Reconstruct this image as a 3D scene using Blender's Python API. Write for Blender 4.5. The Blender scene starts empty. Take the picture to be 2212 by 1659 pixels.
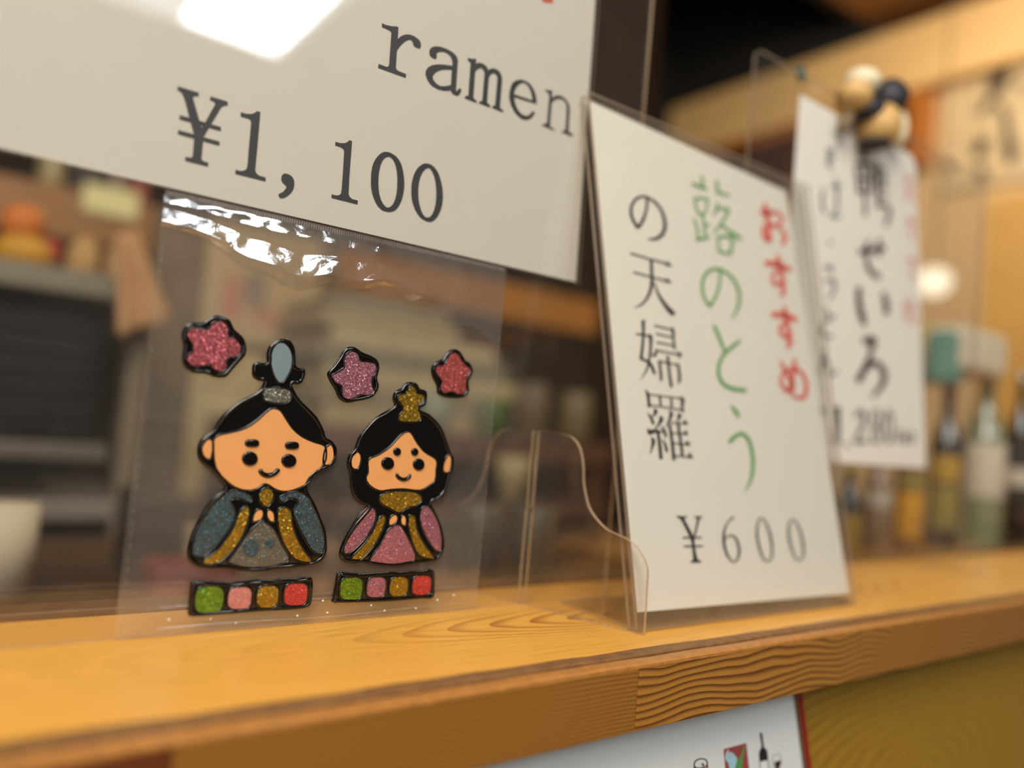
import bpy, bmesh, math, random
import numpy as np
from mathutils import Vector, Matrix
from mathutils.geometry import tessellate_polygon
random.seed(7)
sc = bpy.context.scene
COL = sc.collection

# ---------------------------------------------------------------- camera (pixel frame 2212 x 1659)
W, H = 2212, 1659
CX, CY, F = W/2, H/2, 1690.0
CAMH = 0.105
cX = np.array([0.80003469, 0.09755239, 0.59196962])
cY = np.array([-0.59352845, -0.01532628, 0.80466707])
cZ = np.array([0.08756989, -0.99511237, 0.04563856])
R3 = np.array([cX, cY, cZ])          # camera (x right, y down, z forward) -> world
O3 = np.array([0.0, 0.0, CAMH])
cam_d = bpy.data.cameras.new('camera'); cam = bpy.data.objects.new('camera', cam_d); COL.objects.link(cam)
M = Matrix.Identity(4)
right, down, fwd = R3[:, 0], R3[:, 1], R3[:, 2]
for i in range(3):
    M[i][0] = right[i]; M[i][1] = -down[i]; M[i][2] = -fwd[i]; M[i][3] = O3[i]
cam.matrix_world = M
cam_d.sensor_width = 36; cam_d.lens = 36*F/W
cam_d.clip_start = 0.01; cam_d.clip_end = 50
cam_d.dof.use_dof = True; cam_d.dof.focus_distance = 0.378; cam_d.dof.aperture_fstop = 2.0
sc.camera = cam

# ---------------------------------------------------------------- world, lights, exposure
w = bpy.data.worlds.new('world'); sc.world = w; w.use_nodes = True
w.node_tree.nodes['Background'].inputs[0].default_value = (1.0, 0.93, 0.84, 1)
w.node_tree.nodes['Background'].inputs[1].default_value = 0.07
sc.view_settings.view_transform = 'Standard'; sc.view_settings.look = 'None'
sc.view_settings.exposure = 0.0; sc.view_settings.gamma = 1.0
sc.view_settings.use_curve_mapping = False
sc.cycles.transparent_max_bounces = 32
sc.cycles.max_bounces = 8
sc.cycles.caustics_reflective = False; sc.cycles.caustics_refractive = False
sc.cycles.use_denoising = True

def area(name, loc, target, size, power, col, sy=None):
    l = bpy.data.lights.new(name, 'AREA'); l.energy = power; l.color = col; l.size = size
    if sy: l.shape = 'RECTANGLE'; l.size_y = sy
    o = bpy.data.objects.new(name, l); COL.objects.link(o); o.location = loc
    o.rotation_euler = (Vector(target)-Vector(loc)).to_track_quat('-Z', 'Y').to_euler()
    return o
area('foreground_key', (-0.5, -0.55, 1.35), (0.3, 0.35, 0.05), 0.9, 36, (1.0, 0.92, 0.81))  # added key lamp to brighten the foreground, no visible fixture
area('kitchen_light', (0.9, 1.2, 1.4), (1.2, 1.9, 0.2), 0.5, 8.5, (1.0, 0.88, 0.70))
area('wall_light', (1.7, 0.7, 1.38), (2.5, 1.4, 0.4), 0.4, 12, (1.0, 0.89, 0.72))
area('bounce_fill', (-0.6, -1.4, 0.35), (0.3, 0.3, -0.05), 1.0, 7, (1.0, 0.94, 0.86))  # added fill lamp standing in for light bounced back from the room

# ---------------------------------------------------------------- projection helpers
def ray(px, py): return R3 @ np.array([px-CX, py-CY, F])
def on_y(px, py, y):
    v = ray(px, py); return O3 + v*(y/v[1])
def on_x(px, py, x):
    v = ray(px, py); return O3 + v*(x/v[0])
def on_z(px, py, z):
    v = ray(px, py); return O3 + v*((z-CAMH)/v[2])
class Plane:
    """3-D plane with in-plane axes u (right) and v (up) and front normal n (towards viewer)"""
    def __init__(s, o, u, v):
        s.o = np.array(o, float); s.u = np.array(u, float); s.v = np.array(v, float); s.n = np.cross(s.u, s.v)
    def hit(s, px, py):
        r = ray(px, py); t = np.dot(s.n, s.o-O3)/np.dot(s.n, r); p = O3+r*t-s.o
        return (float(np.dot(p, s.u)), float(np.dot(p, s.v)))
    def at(s, a, b, d=0.0): return s.o + s.u*a + s.v*b + s.n*d
class Crop:
    def __init__(s, x0, y0, x1, y1): s.x0, s.y0 = x0, y0; s.k = min(2212/(x1-x0), 1659/(y1-y0))
    def __call__(s, x, y): return (s.x0+x/s.k, s.y0+y/s.k)

# ---------------------------------------------------------------- object helpers
def tag(o, label=None, cat=None, group=None, kind=None):
    if label: o['label'] = label
    if cat: o['category'] = cat
    if group: o['group'] = group
    if kind: o['kind'] = kind
    return o
def thing(name, loc, label, cat, group=None):
    o = bpy.data.objects.new(name, None); COL.objects.link(o); o.location = tuple(loc); o.empty_display_size = 0.02
    return tag(o, label, cat, group)
def root_loc(p):
    v = Vector((0, 0, 0))
    while p is not None: v = v + p.location; p = p.parent
    return v
def mesh_obj(name, verts, faces, mat, parent=None, smooth=False, mats=None, midx=None):
    off = root_loc(parent)
    me = bpy.data.meshes.new(name)
    me.from_pydata([tuple(Vector(tuple(map(float, v)))-off) for v in verts], [], faces); me.validate()
    for m in (mats or [mat]): me.materials.append(m)
    if midx is not None and len(midx) == len(me.polygons): me.polygons.foreach_set('material_index', midx)
    if smooth: me.polygons.foreach_set('use_smooth', [True]*len(me.polygons))
    me.update()
    o = bpy.data.objects.new(name, me); COL.objects.link(o)
    if parent is not None: o.parent = parent
    return o
def own_origin(o):
    """move the mesh origin to its base centre (top-level single-mesh things)"""
    vs = [v.co.copy() for v in o.data.vertices]
    c = Vector(((min(v.x for v in vs)+max(v.x for v in vs))/2, (min(v.y for v in vs)+max(v.y for v in vs))/2, min(v.z for v in vs)))
    for v in o.data.vertices: v.co -= c
    o.location = c; return o
def box_geo(x0, x1, y0, y1, z0, z1):
    v = [(x0,y0,z0),(x1,y0,z0),(x1,y1,z0),(x0,y1,z0),(x0,y0,z1),(x1,y0,z1),(x1,y1,z1),(x0,y1,z1)]
    f = [(0,3,2,1),(4,5,6,7),(0,1,5,4),(1,2,6,5),(2,3,7,6),(3,0,4,7)]
    return v, f
def bev_box(name, x0, x1, y0, y1, z0, z1, mat, parent=None, b=0.003, seg=2, mats=None, midx=None):
    off = root_loc(parent)
    bm = bmesh.new(); v, f = box_geo(x0, x1, y0, y1, z0, z1)
    bv = [bm.verts.new(Vector(p)-off) for p in v]
    fs = [bm.faces.new([bv[i] for i in q]) for q in f]
    if midx:
        for q, k in zip(fs, midx): q.material_index = k
    bmesh.ops.bevel(bm, geom=bm.edges[:], offset=b, segments=seg, affect='EDGES', profile=0.5)
    me = bpy.data.meshes.new(name); bm.to_mesh(me); bm.free()
    for m in (mats or [mat]): me.materials.append(m)
    o = bpy.data.objects.new(name, me); COL.objects.link(o)
    if parent is not None: o.parent = parent
    return o
def lathe(name, c, prof, mat, parent=None, n=32, sx=1.0, sy=1.0, a0=0, a1=2*math.pi, smooth=True):
    """revolve profile [(r,z)...] about vertical axis through c"""
    full = abs(a1-a0-2*math.pi) < 1e-6
    vs, fs = [], []
    m = n if full else n+1
    for r, z in prof:
        for i in range(m):
            a = a0+(a1-a0)*i/n
            vs.append((c[0]+r*sx*math.cos(a), c[1]+r*sy*math.sin(a), c[2]+z))
    for j in range(len(prof)-1):
        for i in range(n):
            i2 = (i+1) % m
            fs.append((j*m+i, j*m+i2, (j+1)*m+i2, (j+1)*m+i))
    if full:
        if prof[0][0] > 1e-6: fs.append(tuple(reversed(range(m))))
        if prof[-1][0] > 1e-6: fs.append(tuple((len(prof)-1)*m+i for i in range(m)))
    return mesh_obj(name, vs, fs, mat, parent, smooth)
def smooth_closed(pts, n=4):
    P = [np.array(p, float) for p in pts]; out = []; L = len(P)
    for i in range(L):
        p0, p1, p2, p3 = P[i-1], P[i], P[(i+1) % L], P[(i+2) % L]
        for k in range(n):
            t = k/n
            out.append(0.5*((2*p1)+(-p0+p2)*t+(2*p0-5*p1+4*p2-p3)*t*t+(-p0+3*p1-3*p2+p3)*t**3))
    return out
def smooth_open(pts, n=6):
    P = [np.array(p, float) for p in pts]
    if len(P) < 3: return P
    P = [2*P[0]-P[1]]+P+[2*P[-1]-P[-2]]; out = []
    for i in range(1, len(P)-2):
        p0, p1, p2, p3 = P[i-1], P[i], P[i+1], P[i+2]
        for k in range(n):
            t = k/n
            out.append(0.5*((2*p1)+(-p0+p2)*t+(2*p0-5*p1+4*p2-p3)*t*t+(-p0+3*p1-3*p2+p3)*t**3))
    out.append(P[-2]); return out
def area2(p): return 0.5*sum(p[i-1][0]*p[i][1]-p[i][0]*p[i-1][1] for i in range(len(p)))
def ccw(p): return p if area2(p) > 0 else p[::-1]
def inset(p, d):
    """move a ccw plane-space polygon inward by d (no topology change)"""
    n = len(p); out = []
    for i in range(n):
        a, b, c = np.array(p[i-1]), np.array(p[i]), np.array(p[(i+1) % n])
        t = c-a; L = np.linalg.norm(t)+1e-12; t = t/L
        out.append(b+np.array([-t[1], t[0]])*d)
    return out
def tess(loops):
    """triangles over the concatenated loops"""
    return [tuple(t) for t in tessellate_polygon([[Vector((float(a), float(b), 0)) for a, b in l] for l in loops])]
class Geo:
    def __init__(s): s.v, s.f, s.m = [], [], []
    def flat(s, pl, loops, d, mi=0):
        b = len(s.v)
        for t in tess(loops): s.f.append(tuple(b+i for i in t)); s.m.append(mi)
        for l in loops: s.v += [pl.at(a, c, d) for a, c in l]
    def quads(s, pl, L, Rr, d, mi=0):
        b = len(s.v); n = len(L)
        for a, c in zip(L, Rr): s.v += [pl.at(a[0], a[1], d), pl.at(c[0], c[1], d)]
        for i in range(n-1): s.f.append((b+2*i, b+2*i+1, b+2*i+3, b+2*i+2)); s.m.append(mi)
    def slab(s, pl, poly, d0, d1, bev=0.0, mi=0, side=None):
        """solid plate between offsets d0 and d1 with a rounded upper rim"""
        poly = ccw(poly); n = len(poly); rings = [(poly, d0)]
        if bev > 0:
            for k in range(4):
                a = k/3*math.pi/2
                rings.append((inset(poly, bev*(1-math.cos(a))), d1-bev*(1-math.sin(a))))
        else: rings.append((poly, d1))
        b = len(s.v)
        for r, d in rings: s.v += [pl.at(q[0], q[1], d) for q in r]
        for j in range(len(rings)-1):
            for i in range(n):
                i2 = (i+1) % n
                s.f.append((b+j*n+i, b+j*n+i2, b+(j+1)*n+i2, b+(j+1)*n+i)); s.m.append(mi if side is None else side)
        for t in tess([rings[-1][0]]): s.f.append(tuple(b+(len(rings)-1)*n+i for i in t)); s.m.append(mi)
        for t in tess([poly]): s.f.append(tuple(b+i for i in reversed(t))); s.m.append(mi)
    def tube(s, pl, path, r, hgt, d0, closed=True, mi=0, vary=0.0, seg=6):
        """half-round bead along a plane path"""
        n = len(path); b = len(s.v)
        for i in range(n):
            if closed: a, c = path[i-1], path[(i+1) % n]
            else: a, c = path[max(i-1, 0)], path[min(i+1, n-1)]
            t = np.array(c)-np.array(a); t = t/(np.linalg.norm(t)+1e-12); nn = np.array([-t[1], t[0]])
            rr = r*(1+vary*math.sin(i*0.9+1.3*math.sin(i*0.37)))
            if not closed:
                e = min(i, n-1-i)/max(1.0, (n-1)*0.12); rr *= math.sqrt(max(0.02, 1-(1-min(1, e))**2))
            for k in range(seg+1):
                an = math.pi*k/seg
                q = np.array(path[i])+nn*rr*math.cos(an); s.v.append(pl.at(q[0], q[1], d0+hgt*(rr/r)*math.sin(an)))
        m = seg+1
        for i in range(n if closed else n-1):
            i2 = (i+1) % n
            for k in range(seg): s.f.append((b+i*m+k, b+i*m+k+1, b+i2*m+k+1, b+i2*m+k)); s.m.append(mi)
    def obj(s, name, mat, parent=None, smooth=False, mats=None):
        return mesh_obj(name, s.v, s.f, mat, parent, smooth, mats, s.m if mats else None)
def trace(pl, crop, pts, sm=0):
    q = [pl.hit(*crop(*p)) for p in pts]
    return [tuple(a) for a in smooth_closed(q, sm)] if sm else q
def stroke(g, pl, crop, pts, d, mi=0, closed=False, scale=1.0, n=6):
    """brush stroke: (x, y, width) in crop pixels, laid flat on the plane"""
    P = [np.array(p, float) for p in pts]
    P = (smooth_closed(P, n)+[P[0]]) if closed else smooth_open(P, n)
    L, Rr = [], []
    for i, p in enumerate(P):
        if closed: a, c = P[i-1 if i else -2], P[(i+1) if i < len(P)-1 else 1]
        else: a, c = P[max(i-1, 0)], P[min(i+1, len(P)-1)]
        t = (c-a)[:2]; t = t/(np.linalg.norm(t)+1e-9); nn = np.array([-t[1], t[0]])*p[2]*0.5*scale
        L.append(pl.hit(*crop(*(p[:2]+nn)))); Rr.append(pl.hit(*crop(*(p[:2]-nn))))
    g.quads(pl, L, Rr, d, mi)

# ---------------------------------------------------------------- materials
class NT:
    def __init__(s, name):
        s.mat = bpy.data.materials.new(name); s.mat.use_nodes = True
        s.t = s.mat.node_tree; s.t.nodes.clear(); s.out = s.t.nodes.new('ShaderNodeOutputMaterial')
    def n(s, typ, ins=None, **kw):
        nd = s.t.nodes.new('ShaderNode'+typ)
        for k, v in kw.items(): setattr(nd, k, v)
        for k, v in (ins or {}).items():
            if isinstance(v, bpy.types.NodeSocket): s.t.links.new(v, nd.inputs[k])
            else:
                if isinstance(v, tuple) and len(v) == 3 and nd.inputs[k].type == 'RGBA': v = (*v, 1)
                nd.inputs[k].default_value = v
        return nd
    def math(s, op, a, b=0.0, c=None):
        d = {0: a, 1: b}
        if c is not None: d[2] = c
        return s.n('Math', d, operation=op).outputs[0]
    def mix(s, f, a, b):
        nd = s.n('Mix', data_type='RGBA')
        for k, v in ((0, f), (6, a), (7, b)):
            if isinstance(v, bpy.types.NodeSocket): s.t.links.new(v, nd.inputs[k])
            else: nd.inputs[k].default_value = v if k == 0 else (*v, 1)
        return nd.outputs[2]
    def ramp(s, f, stops):
        nd = s.n('ValToRGB', {0: f}); cr = nd.color_ramp
        while len(cr.elements) > 1: cr.elements.remove(cr.elements[-1])
        for i, (p, c) in enumerate(stops):
            e = cr.elements[0] if i == 0 else cr.elements.new(p)
            e.position = p; e.color = (*c, 1)
        return nd.outputs[0]
    def bsdf(s, **ins):
        nd = s.n('BsdfPrincipled', {k.replace('_', ' '): v for k, v in ins.items()})
        s.t.links.new(nd.outputs[0], s.out.inputs[0]); return nd
def srgb(r, g, b):
    f = lambda c: (c/255/12.92) if c/255 <= 0.04045 else ((c/255+0.055)/1.055)**2.4
    return (f(r), f(g), f(b))
_mc = {}
def plain(name, col, rough=0.5, metal=0.0, spec=0.5, var=0.08, scale=30, bump=0.0, coat=0.0):
    if name in _mc: return _mc[name]
    m = NT(name); tc = m.n('TexCoord').outputs['Object']
    no = m.n('TexNoise', {'Vector': tc, 'Scale': float(scale), 'Detail': 4.0}).outputs[0]
    dk = tuple(c*(1-var*2) for c in col); lt = tuple(min(1, c*(1+var)) for c in col)
    c = m.mix(no, dk, lt)
    ins = dict(Base_Color=c, Roughness=rough, Metallic=metal, Coat_Weight=coat, Coat_Roughness=0.1)
    ins['Specular_IOR_Level'] = spec
    b = None
    if bump > 0:
        bn = m.n('Bump', {'Height': no, 'Strength': bump, 'Distance': 0.001}); ins['Normal'] = bn.outputs[0]
    m.n  # keep
    nd = m.n('BsdfPrincipled', {k.replace('_', ' ') if k != 'Specular_IOR_Level' else 'Specular IOR Level': v for k, v in ins.items()})
    m.t.links.new(nd.outputs[0], m.out.inputs[0])
    _mc[name] = m.mat; return m.mat
def emit(name, col, s):
    m = NT(name); e = m.n('Emission', {'Color': col, 'Strength': float(s)}); m.t.links.new(e.outputs[0], m.out.inputs[0]); return m.mat
def clear(name, tint=(0.985, 0.98, 0.97), ior=1.49, rough=0.01, haze=0.0, hazecol=(0.9, 0.85, 0.78), bump=0.0, bscale=60, boost=1.0, scratch=0.0):
    """thin clear sheet: see-through with a Fresnel reflection and a little milky haze"""
    m = NT(name); tc = m.n('TexCoord').outputs['Object']
    nrm = None
    if bump > 0:
        no = m.n('TexNoise', {'Vector': tc, 'Scale': float(bscale), 'Detail': 3.0, 'Distortion': 0.6}).outputs[0]
        nrm = m.n('Bump', {'Height': no, 'Strength': 1.0, 'Distance': bump}).outputs[0]
    ge = m.n('NewGeometry')
    dt = m.n('VectorMath', {0: nrm or ge.outputs['Normal'], 1: ge.outputs['Incoming']}, operation='DOT_PRODUCT').outputs['Value']
    om = m.math('SUBTRACT', 1.0, m.math('MINIMUM', m.math('ABSOLUTE', dt), 1.0)); f0 = ((ior-1)/(ior+1))**2
    fr = m.math('ADD', f0, m.math('MULTIPLY', m.math('POWER', om, 5.0), 1-f0))
    if boost != 1.0: fr = m.math('MULTIPLY', fr, boost)
    tr = m.n('BsdfTransparent', {'Color': tint}).outputs[0]
    gi = {'Roughness': rough, 'Color': (1, 1, 1)}
    if nrm: gi['Normal'] = nrm
    gl = m.n('BsdfGlossy', gi).outputs[0]
    base = tr
    if haze > 0 or scratch > 0:
        df = m.n('BsdfDiffuse', {'Color': hazecol}).outputs[0]
        n2 = m.n('TexNoise', {'Vector': tc, 'Scale': 25.0, 'Detail': 5.0, 'Distortion': 1.0}).outputs[0]
        hz = m.math('MULTIPLY', n2, haze*2)
        if scratch > 0:
            mp = m.n('Mapping', {'Vector': tc, 'Rotation': (0.0, 0.5, 0.0), 'Scale': (900.0, 900.0, 160.0)}).outputs[0]
            n3 = m.n('TexNoise', {'Vector': mp, 'Scale': 1.0, 'Detail': 1.0}).outputs[0]
            msk = m.n('TexNoise', {'Vector': tc, 'Scale': 22.0}).outputs[0]
            sp = m.math('GREATER_THAN', n3, 0.80); sp = m.math('MULTIPLY', sp, m.math('GREATER_THAN', msk, 0.56))
            hz = m.math('ADD', hz, m.math('MULTIPLY', sp, scratch))
        base = m.n('MixShader', {0: hz, 1: tr, 2: df}).outputs[0]
    mx = m.n('MixShader', {0: fr, 1: base, 2: gl}).outputs[0]
    m.t.links.new(mx, m.out.inputs[0]); return m.mat
def edge_mat(name, col, amount=0.55):  # pale colour stands in for light carried out to the acrylic edges
    m = NT(name)
    tr = m.n('BsdfTransparent', {'Color': (0.9, 0.87, 0.82)}).outputs[0]
    tl = m.n('BsdfTranslucent', {'Color': col}).outputs[0]
    df = m.n('BsdfDiffuse', {'Color': col}).outputs[0]
    gl = m.n('BsdfGlossy', {'Roughness': 0.2}).outputs[0]
    a = m.n('MixShader', {0: 0.5, 1: tl, 2: df}).outputs[0]
    b = m.n('MixShader', {0: amount, 1: tr, 2: a}).outputs[0]
    c = m.n('MixShader', {0: 0.12, 1: b, 2: gl}).outputs[0]
    m.t.links.new(c, m.out.inputs[0]); return m.mat
def glitter(name, base, lo, hi, scale=1500.0, rough=0.28, metal=0.75, base_mix=0.35, alpha=None):
    m = NT(name); tc = m.n('TexCoord').outputs['Object']
    vo = m.n('TexVoronoi', {'Vector': tc, 'Scale': scale}); rc = vo.outputs['Color']
    sep = m.n('SeparateColor', {0: rc})
    k = m.math('POWER', sep.outputs[0], 2.2)
    fl = m.mix(k, lo, hi)
    n = m.n('TexNoise', {'Vector': tc, 'Scale': 120.0, 'Detail': 3.0}).outputs[0]
    c = m.mix(base_mix, fl, base)
    c = m.mix(m.math('MULTIPLY', n, 0.5), c, tuple(x*0.6 for x in base))
    # flake normals tilted at random
    off = m.n('VectorMath', {0: rc, 1: (0.5, 0.5, 0.5)}, operation='SUBTRACT').outputs[0]
    off = m.n('VectorMath', {0: off, 3: 0.75}, operation='SCALE').outputs[0]
    g = m.n('NewGeometry').outputs['Normal']
    ad = m.n('VectorMath', {0: g, 1: off}, operation='ADD').outputs[0]
    nn = m.n('VectorMath', {0: ad}, operation='NORMALIZE').outputs[0]
    b = m.n('BsdfPrincipled', {'Base Color': c, 'Roughness': rough, 'Metallic': metal, 'Normal': nn, 'Coat Weight': 0.25, 'Coat Roughness': 0.05, 'Coat Normal': g})
    m.t.links.new(b.outputs[0], m.out.inputs[0]); return m.mat
def paper(name, col, bump=0.0):
    m = NT(name); tc = m.n('TexCoord').outputs['Object']
    no = m.n('TexNoise', {'Vector': tc, 'Scale': 9.0, 'Detail': 3.0, 'Distortion': 0.8}).outputs[0]
    mp = m.n('Mapping', {'Vector': tc, 'Scale': (60.0, 60.0, 9.0), 'Rotation': (0.0, 0.35, 0.0)}).outputs[0]
    n2 = m.n('TexNoise', {'Vector': mp, 'Scale': 1.0, 'Detail': 3.0}).outputs[0]
    h = m.math('ADD', no, m.math('MULTIPLY', n2, 0.35))
    c = m.mix(no, tuple(x*0.96 for x in col), col)
    ins = {'Base Color': c, 'Roughness': 0.7, 'Specular IOR Level': 0.2}
    if bump > 0: ins['Normal'] = m.n('Bump', {'Height': h, 'Strength': 1.0, 'Distance': bump}).outputs[0]
    b = m.n('BsdfPrincipled', ins); m.t.links.new(b.outputs[0], m.out.inputs[0]); return m.mat
def cathedral(name, x0, y0, e, freq, cols, axes='XY', rough=0.25, coat=0.6, warp=0.004, fine=0.25, line=0.5, coat_r=0.12, rmax=0.0):
    """plain-sawn timber: stretched growth rings round a point in the board"""
    m = NT(name); tc = m.n('TexCoord').outputs['Object']
    sp = m.n('SeparateXYZ', {0: tc}); a = sp.outputs[0]; b = sp.outputs[1 if axes == 'XY' else 2]
    mp = m.n('Mapping', {'Vector': tc, 'Scale': (7.0, 30.0, 30.0)}).outputs[0]
    n1 = m.n('TexNoise', {'Vector': mp, 'Scale': 1.0, 'Detail': 2.0}).outputs[0]
    da = m.math('MULTIPLY', m.math('SUBTRACT', a, x0), e)
    db = m.math('ADD', m.math('SUBTRACT', b, y0), m.math('MULTIPLY', m.math('SUBTRACT', n1, 0.5), warp*4))
    r = m.math('SQRT', m.math('ADD', m.math('MULTIPLY', da, da), m.math('MULTIPLY', db, db)))
    ph = m.math('FRACT', m.math('MULTIPLY', r, freq))
    lw = m.n('MapRange', {0: ph, 1: 0.45, 2: 0.98, 3: 0.0, 4: 1.0}, interpolation_type='SMOOTHSTEP').outputs[0]
    if rmax: lw = m.math('MULTIPLY', lw, m.n('MapRange', {0: r, 1: rmax*0.55, 2: rmax, 3: 1.0, 4: 0.12}).outputs[0])
    mp2 = m.n('Mapping', {'Vector': tc, 'Scale': (25.0, 900.0, 900.0)}).outputs[0]
    n2 = m.n('TexNoise', {'Vector': mp2, 'Scale': 1.0, 'Detail': 3.0}).outputs[0]
    n3 = m.n('TexNoise', {'Vector': tc, 'Scale': 6.0, 'Detail': 2.0}).outputs[0]
    c = m.mix(m.math('MULTIPLY', lw, line), cols[0], cols[1])
    c = m.mix(m.math('MULTIPLY', m.math('GREATER_THAN', n2, 0.56), fine), c, cols[1])
    c = m.mix(m.math('MULTIPLY', n3, 0.35), c, cols[2])
    bn = m.n('Bump', {'Height': m.math('ADD', lw, n2), 'Strength': 0.25, 'Distance': 0.00025}).outputs[0]
    bs = m.n('BsdfPrincipled', {'Base Color': c, 'Roughness': rough, 'Coat Weight': coat, 'Coat Roughness': coat_r, 'Normal': bn})
    m.t.links.new(bs.outputs[0], m.out.inputs[0]); return m.mat
def edge_grain(name, freq, cols, amp=0.007, rough=0.35, coat=0.35, xs=14.0, contrast=0.8):
    """quarter of long wavy latewood bands on the face of the edging"""
    m = NT(name); tc = m.n('TexCoord').outputs['Object']
    sp = m.n('SeparateXYZ', {0: tc})
    mp = m.n('Mapping', {'Vector': tc, 'Scale': (xs, 1.0, 22.0)}).outputs[0]
    n1 = m.n('TexNoise', {'Vector': mp, 'Scale': 1.0, 'Detail': 1.5}).outputs[0]
    z = m.math('ADD', sp.outputs[2], m.math('MULTIPLY', n1, amp*2))
    ph = m.math('FRACT', m.math('MULTIPLY', z, freq))
    k = m.n('MapRange', {0: ph, 1: 0.35, 2: 0.95, 3: 0.0, 4: 1.0}, interpolation_type='SMOOTHSTEP').outputs[0]
    mp2 = m.n('Mapping', {'Vector': tc, 'Scale': (60.0, 300.0, 1200.0)}).outputs[0]
    n2 = m.n('TexNoise', {'Vector': mp2, 'Scale': 1.0, 'Detail': 3.0}).outputs[0]
    c = m.mix(m.math('MULTIPLY', k, contrast), cols[0], cols[1])
    c = m.mix(m.math('MULTIPLY', n2, 0.3), c, cols[2])
    bn = m.n('Bump', {'Height': k, 'Strength': 0.12, 'Distance': 0.0002}).outputs[0]
    bs = m.n('BsdfPrincipled', {'Base Color': c, 'Roughness': rough, 'Coat Weight': coat, 'Coat Roughness': 0.25, 'Normal': bn})
    m.t.links.new(bs.outputs[0], m.out.inputs[0]); return m.mat

M_TOP = cathedral('varnished_pine_top', 0.44-0.70, 0.004, 0.12, 330.0, (srgb(246,182,80), srgb(140,80,22), srgb(232,158,56)), rough=0.4, line=1.0, fine=0.25, coat_r=0.22, warp=0.003, rmax=0.036, coat=0.4)
M_FACE_L = edge_grain('edging_grain_fine', 520.0, (srgb(160,108,42), srgb(104,60,18), srgb(132,82,28)), amp=0.004, contrast=0.75)
M_FACE_R = edge_grain('edging_grain_bold', 270.0, (srgb(178,122,50), srgb(84,44,10), srgb(146,92,32)), amp=0.009, contrast=1.0)
M_LIP = plain('worn_edge_wood', srgb(140, 98, 56), 0.5, var=0.35, scale=160, bump=0.6)
M_LIP2 = plain('orange_edge_wood', srgb(190, 128, 62), 0.4, var=0.25, scale=200, bump=0.5)
M_FRONT = cathedral('ochre_ply_front', 0.60-0.75, 0.635, 0.30, 170.0, (srgb(172,130,38), srgb(128,90,20), srgb(160,118,32)), axes='XZ', rough=0.5, coat=0.15, warp=0.006, line=0.85)
M_PAPER = paper('white_paper', srgb(226, 220, 208), 0.0006)
M_PAPER2 = paper('white_paper_creased', srgb(232, 226, 214), 0.0009)
M_INK = plain('black_ink', srgb(38, 38, 40), 0.45, var=0.05)
M_INKG = plain('green_ink', srgb(92, 160, 88), 0.6, var=0.05)
M_INKR = plain('red_ink', srgb(226, 92, 76), 0.6, var=0.05)
M_ACR = clear('clear_acrylic', haze=0.007, hazecol=(0.9, 0.82, 0.72))
M_CASE = clear('card_case_film', ior=1.62, rough=0.02, haze=0.012, bump=0.00004, bscale=14, scratch=0.35, boost=1.15)
M_FILM = clear('cellophane_film', tint=(0.975, 0.96, 0.94), haze=0.032, hazecol=(0.88, 0.78, 0.68), bump=0.00012, bscale=45, rough=0.04, boost=1.2, scratch=0.08)
M_FOLD = clear('crinkled_cellophane', tint=(0.95, 0.93, 0.91), ior=1.9, haze=0.05, bump=0.00015, bscale=160, rough=0.07, boost=2.2)
M_EDGE = edge_mat('acrylic_edge_light', srgb(232, 208, 172), 0.82)
M_EDGE2 = edge_mat('acrylic_edge_dark', srgb(205, 186, 164), 0.7)
M_BLK = plain('black_gel', srgb(12, 10, 9), 0.10, var=0.15, scale=60, spec=0.45, coat=0.25)
M_SKIN = plain('peach_gel', srgb(226, 160, 98), 0.3, var=0.06, scale=60, coat=0.5)
M_GREY = plain('grey_blue_gel', srgb(120, 136, 140), 0.3, var=0.06, scale=60, coat=0.4)
M_GOLD = glitter('gold_glitter', srgb(176,134,28), srgb(110,76,8), srgb(255,228,100), 1700)
M_BLUE = glitter('blue_glitter', srgb(64,80,86), srgb(36,48,54), srgb(130,176,186), 1900, metal=0.45, base_mix=0.55)
M_BLUEG = glitter('grey_blue_glitter', srgb(108,100,84), srgb(70,72,66), srgb(150,160,156), 1900, metal=0.35, base_mix=0.6)
M_PINK = glitter('pink_glitter', srgb(186,112,124), srgb(130,62,78), srgb(244,180,190), 1900, metal=0.5)
M_ROSE = glitter('rose_glitter', srgb(182,88,96), srgb(120,32,44), srgb(240,140,140), 1900, metal=0.5)
M_MAUVE = glitter('mauve_glitter', srgb(178,110,124), srgb(110,56,74), srgb(240,176,190), 1900, metal=0.5)
M_CORAL = glitter('coral_glitter', srgb(196,84,84), srgb(130,40,44), srgb(250,150,130), 1900, metal=0.5)
M_RED = glitter('red_glitter', srgb(212,58,58), srgb(140,18,24), srgb(255,130,110), 1900, metal=0.45)
M_GREEN = glitter('green_glitter', srgb(98,142,20), srgb(40,80,4), srgb(200,240,80), 1700, metal=0.6)
M_LPINK = glitter('pale_pink_glitter', srgb(206,132,128), srgb(170,92,92), srgb(250,190,180), 1900, metal=0.35)
M_SILV = glitter('silver_glitter', srgb(140,136,120), srgb(60,72,76), srgb(230,220,180), 1700, metal=0.7)

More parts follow.
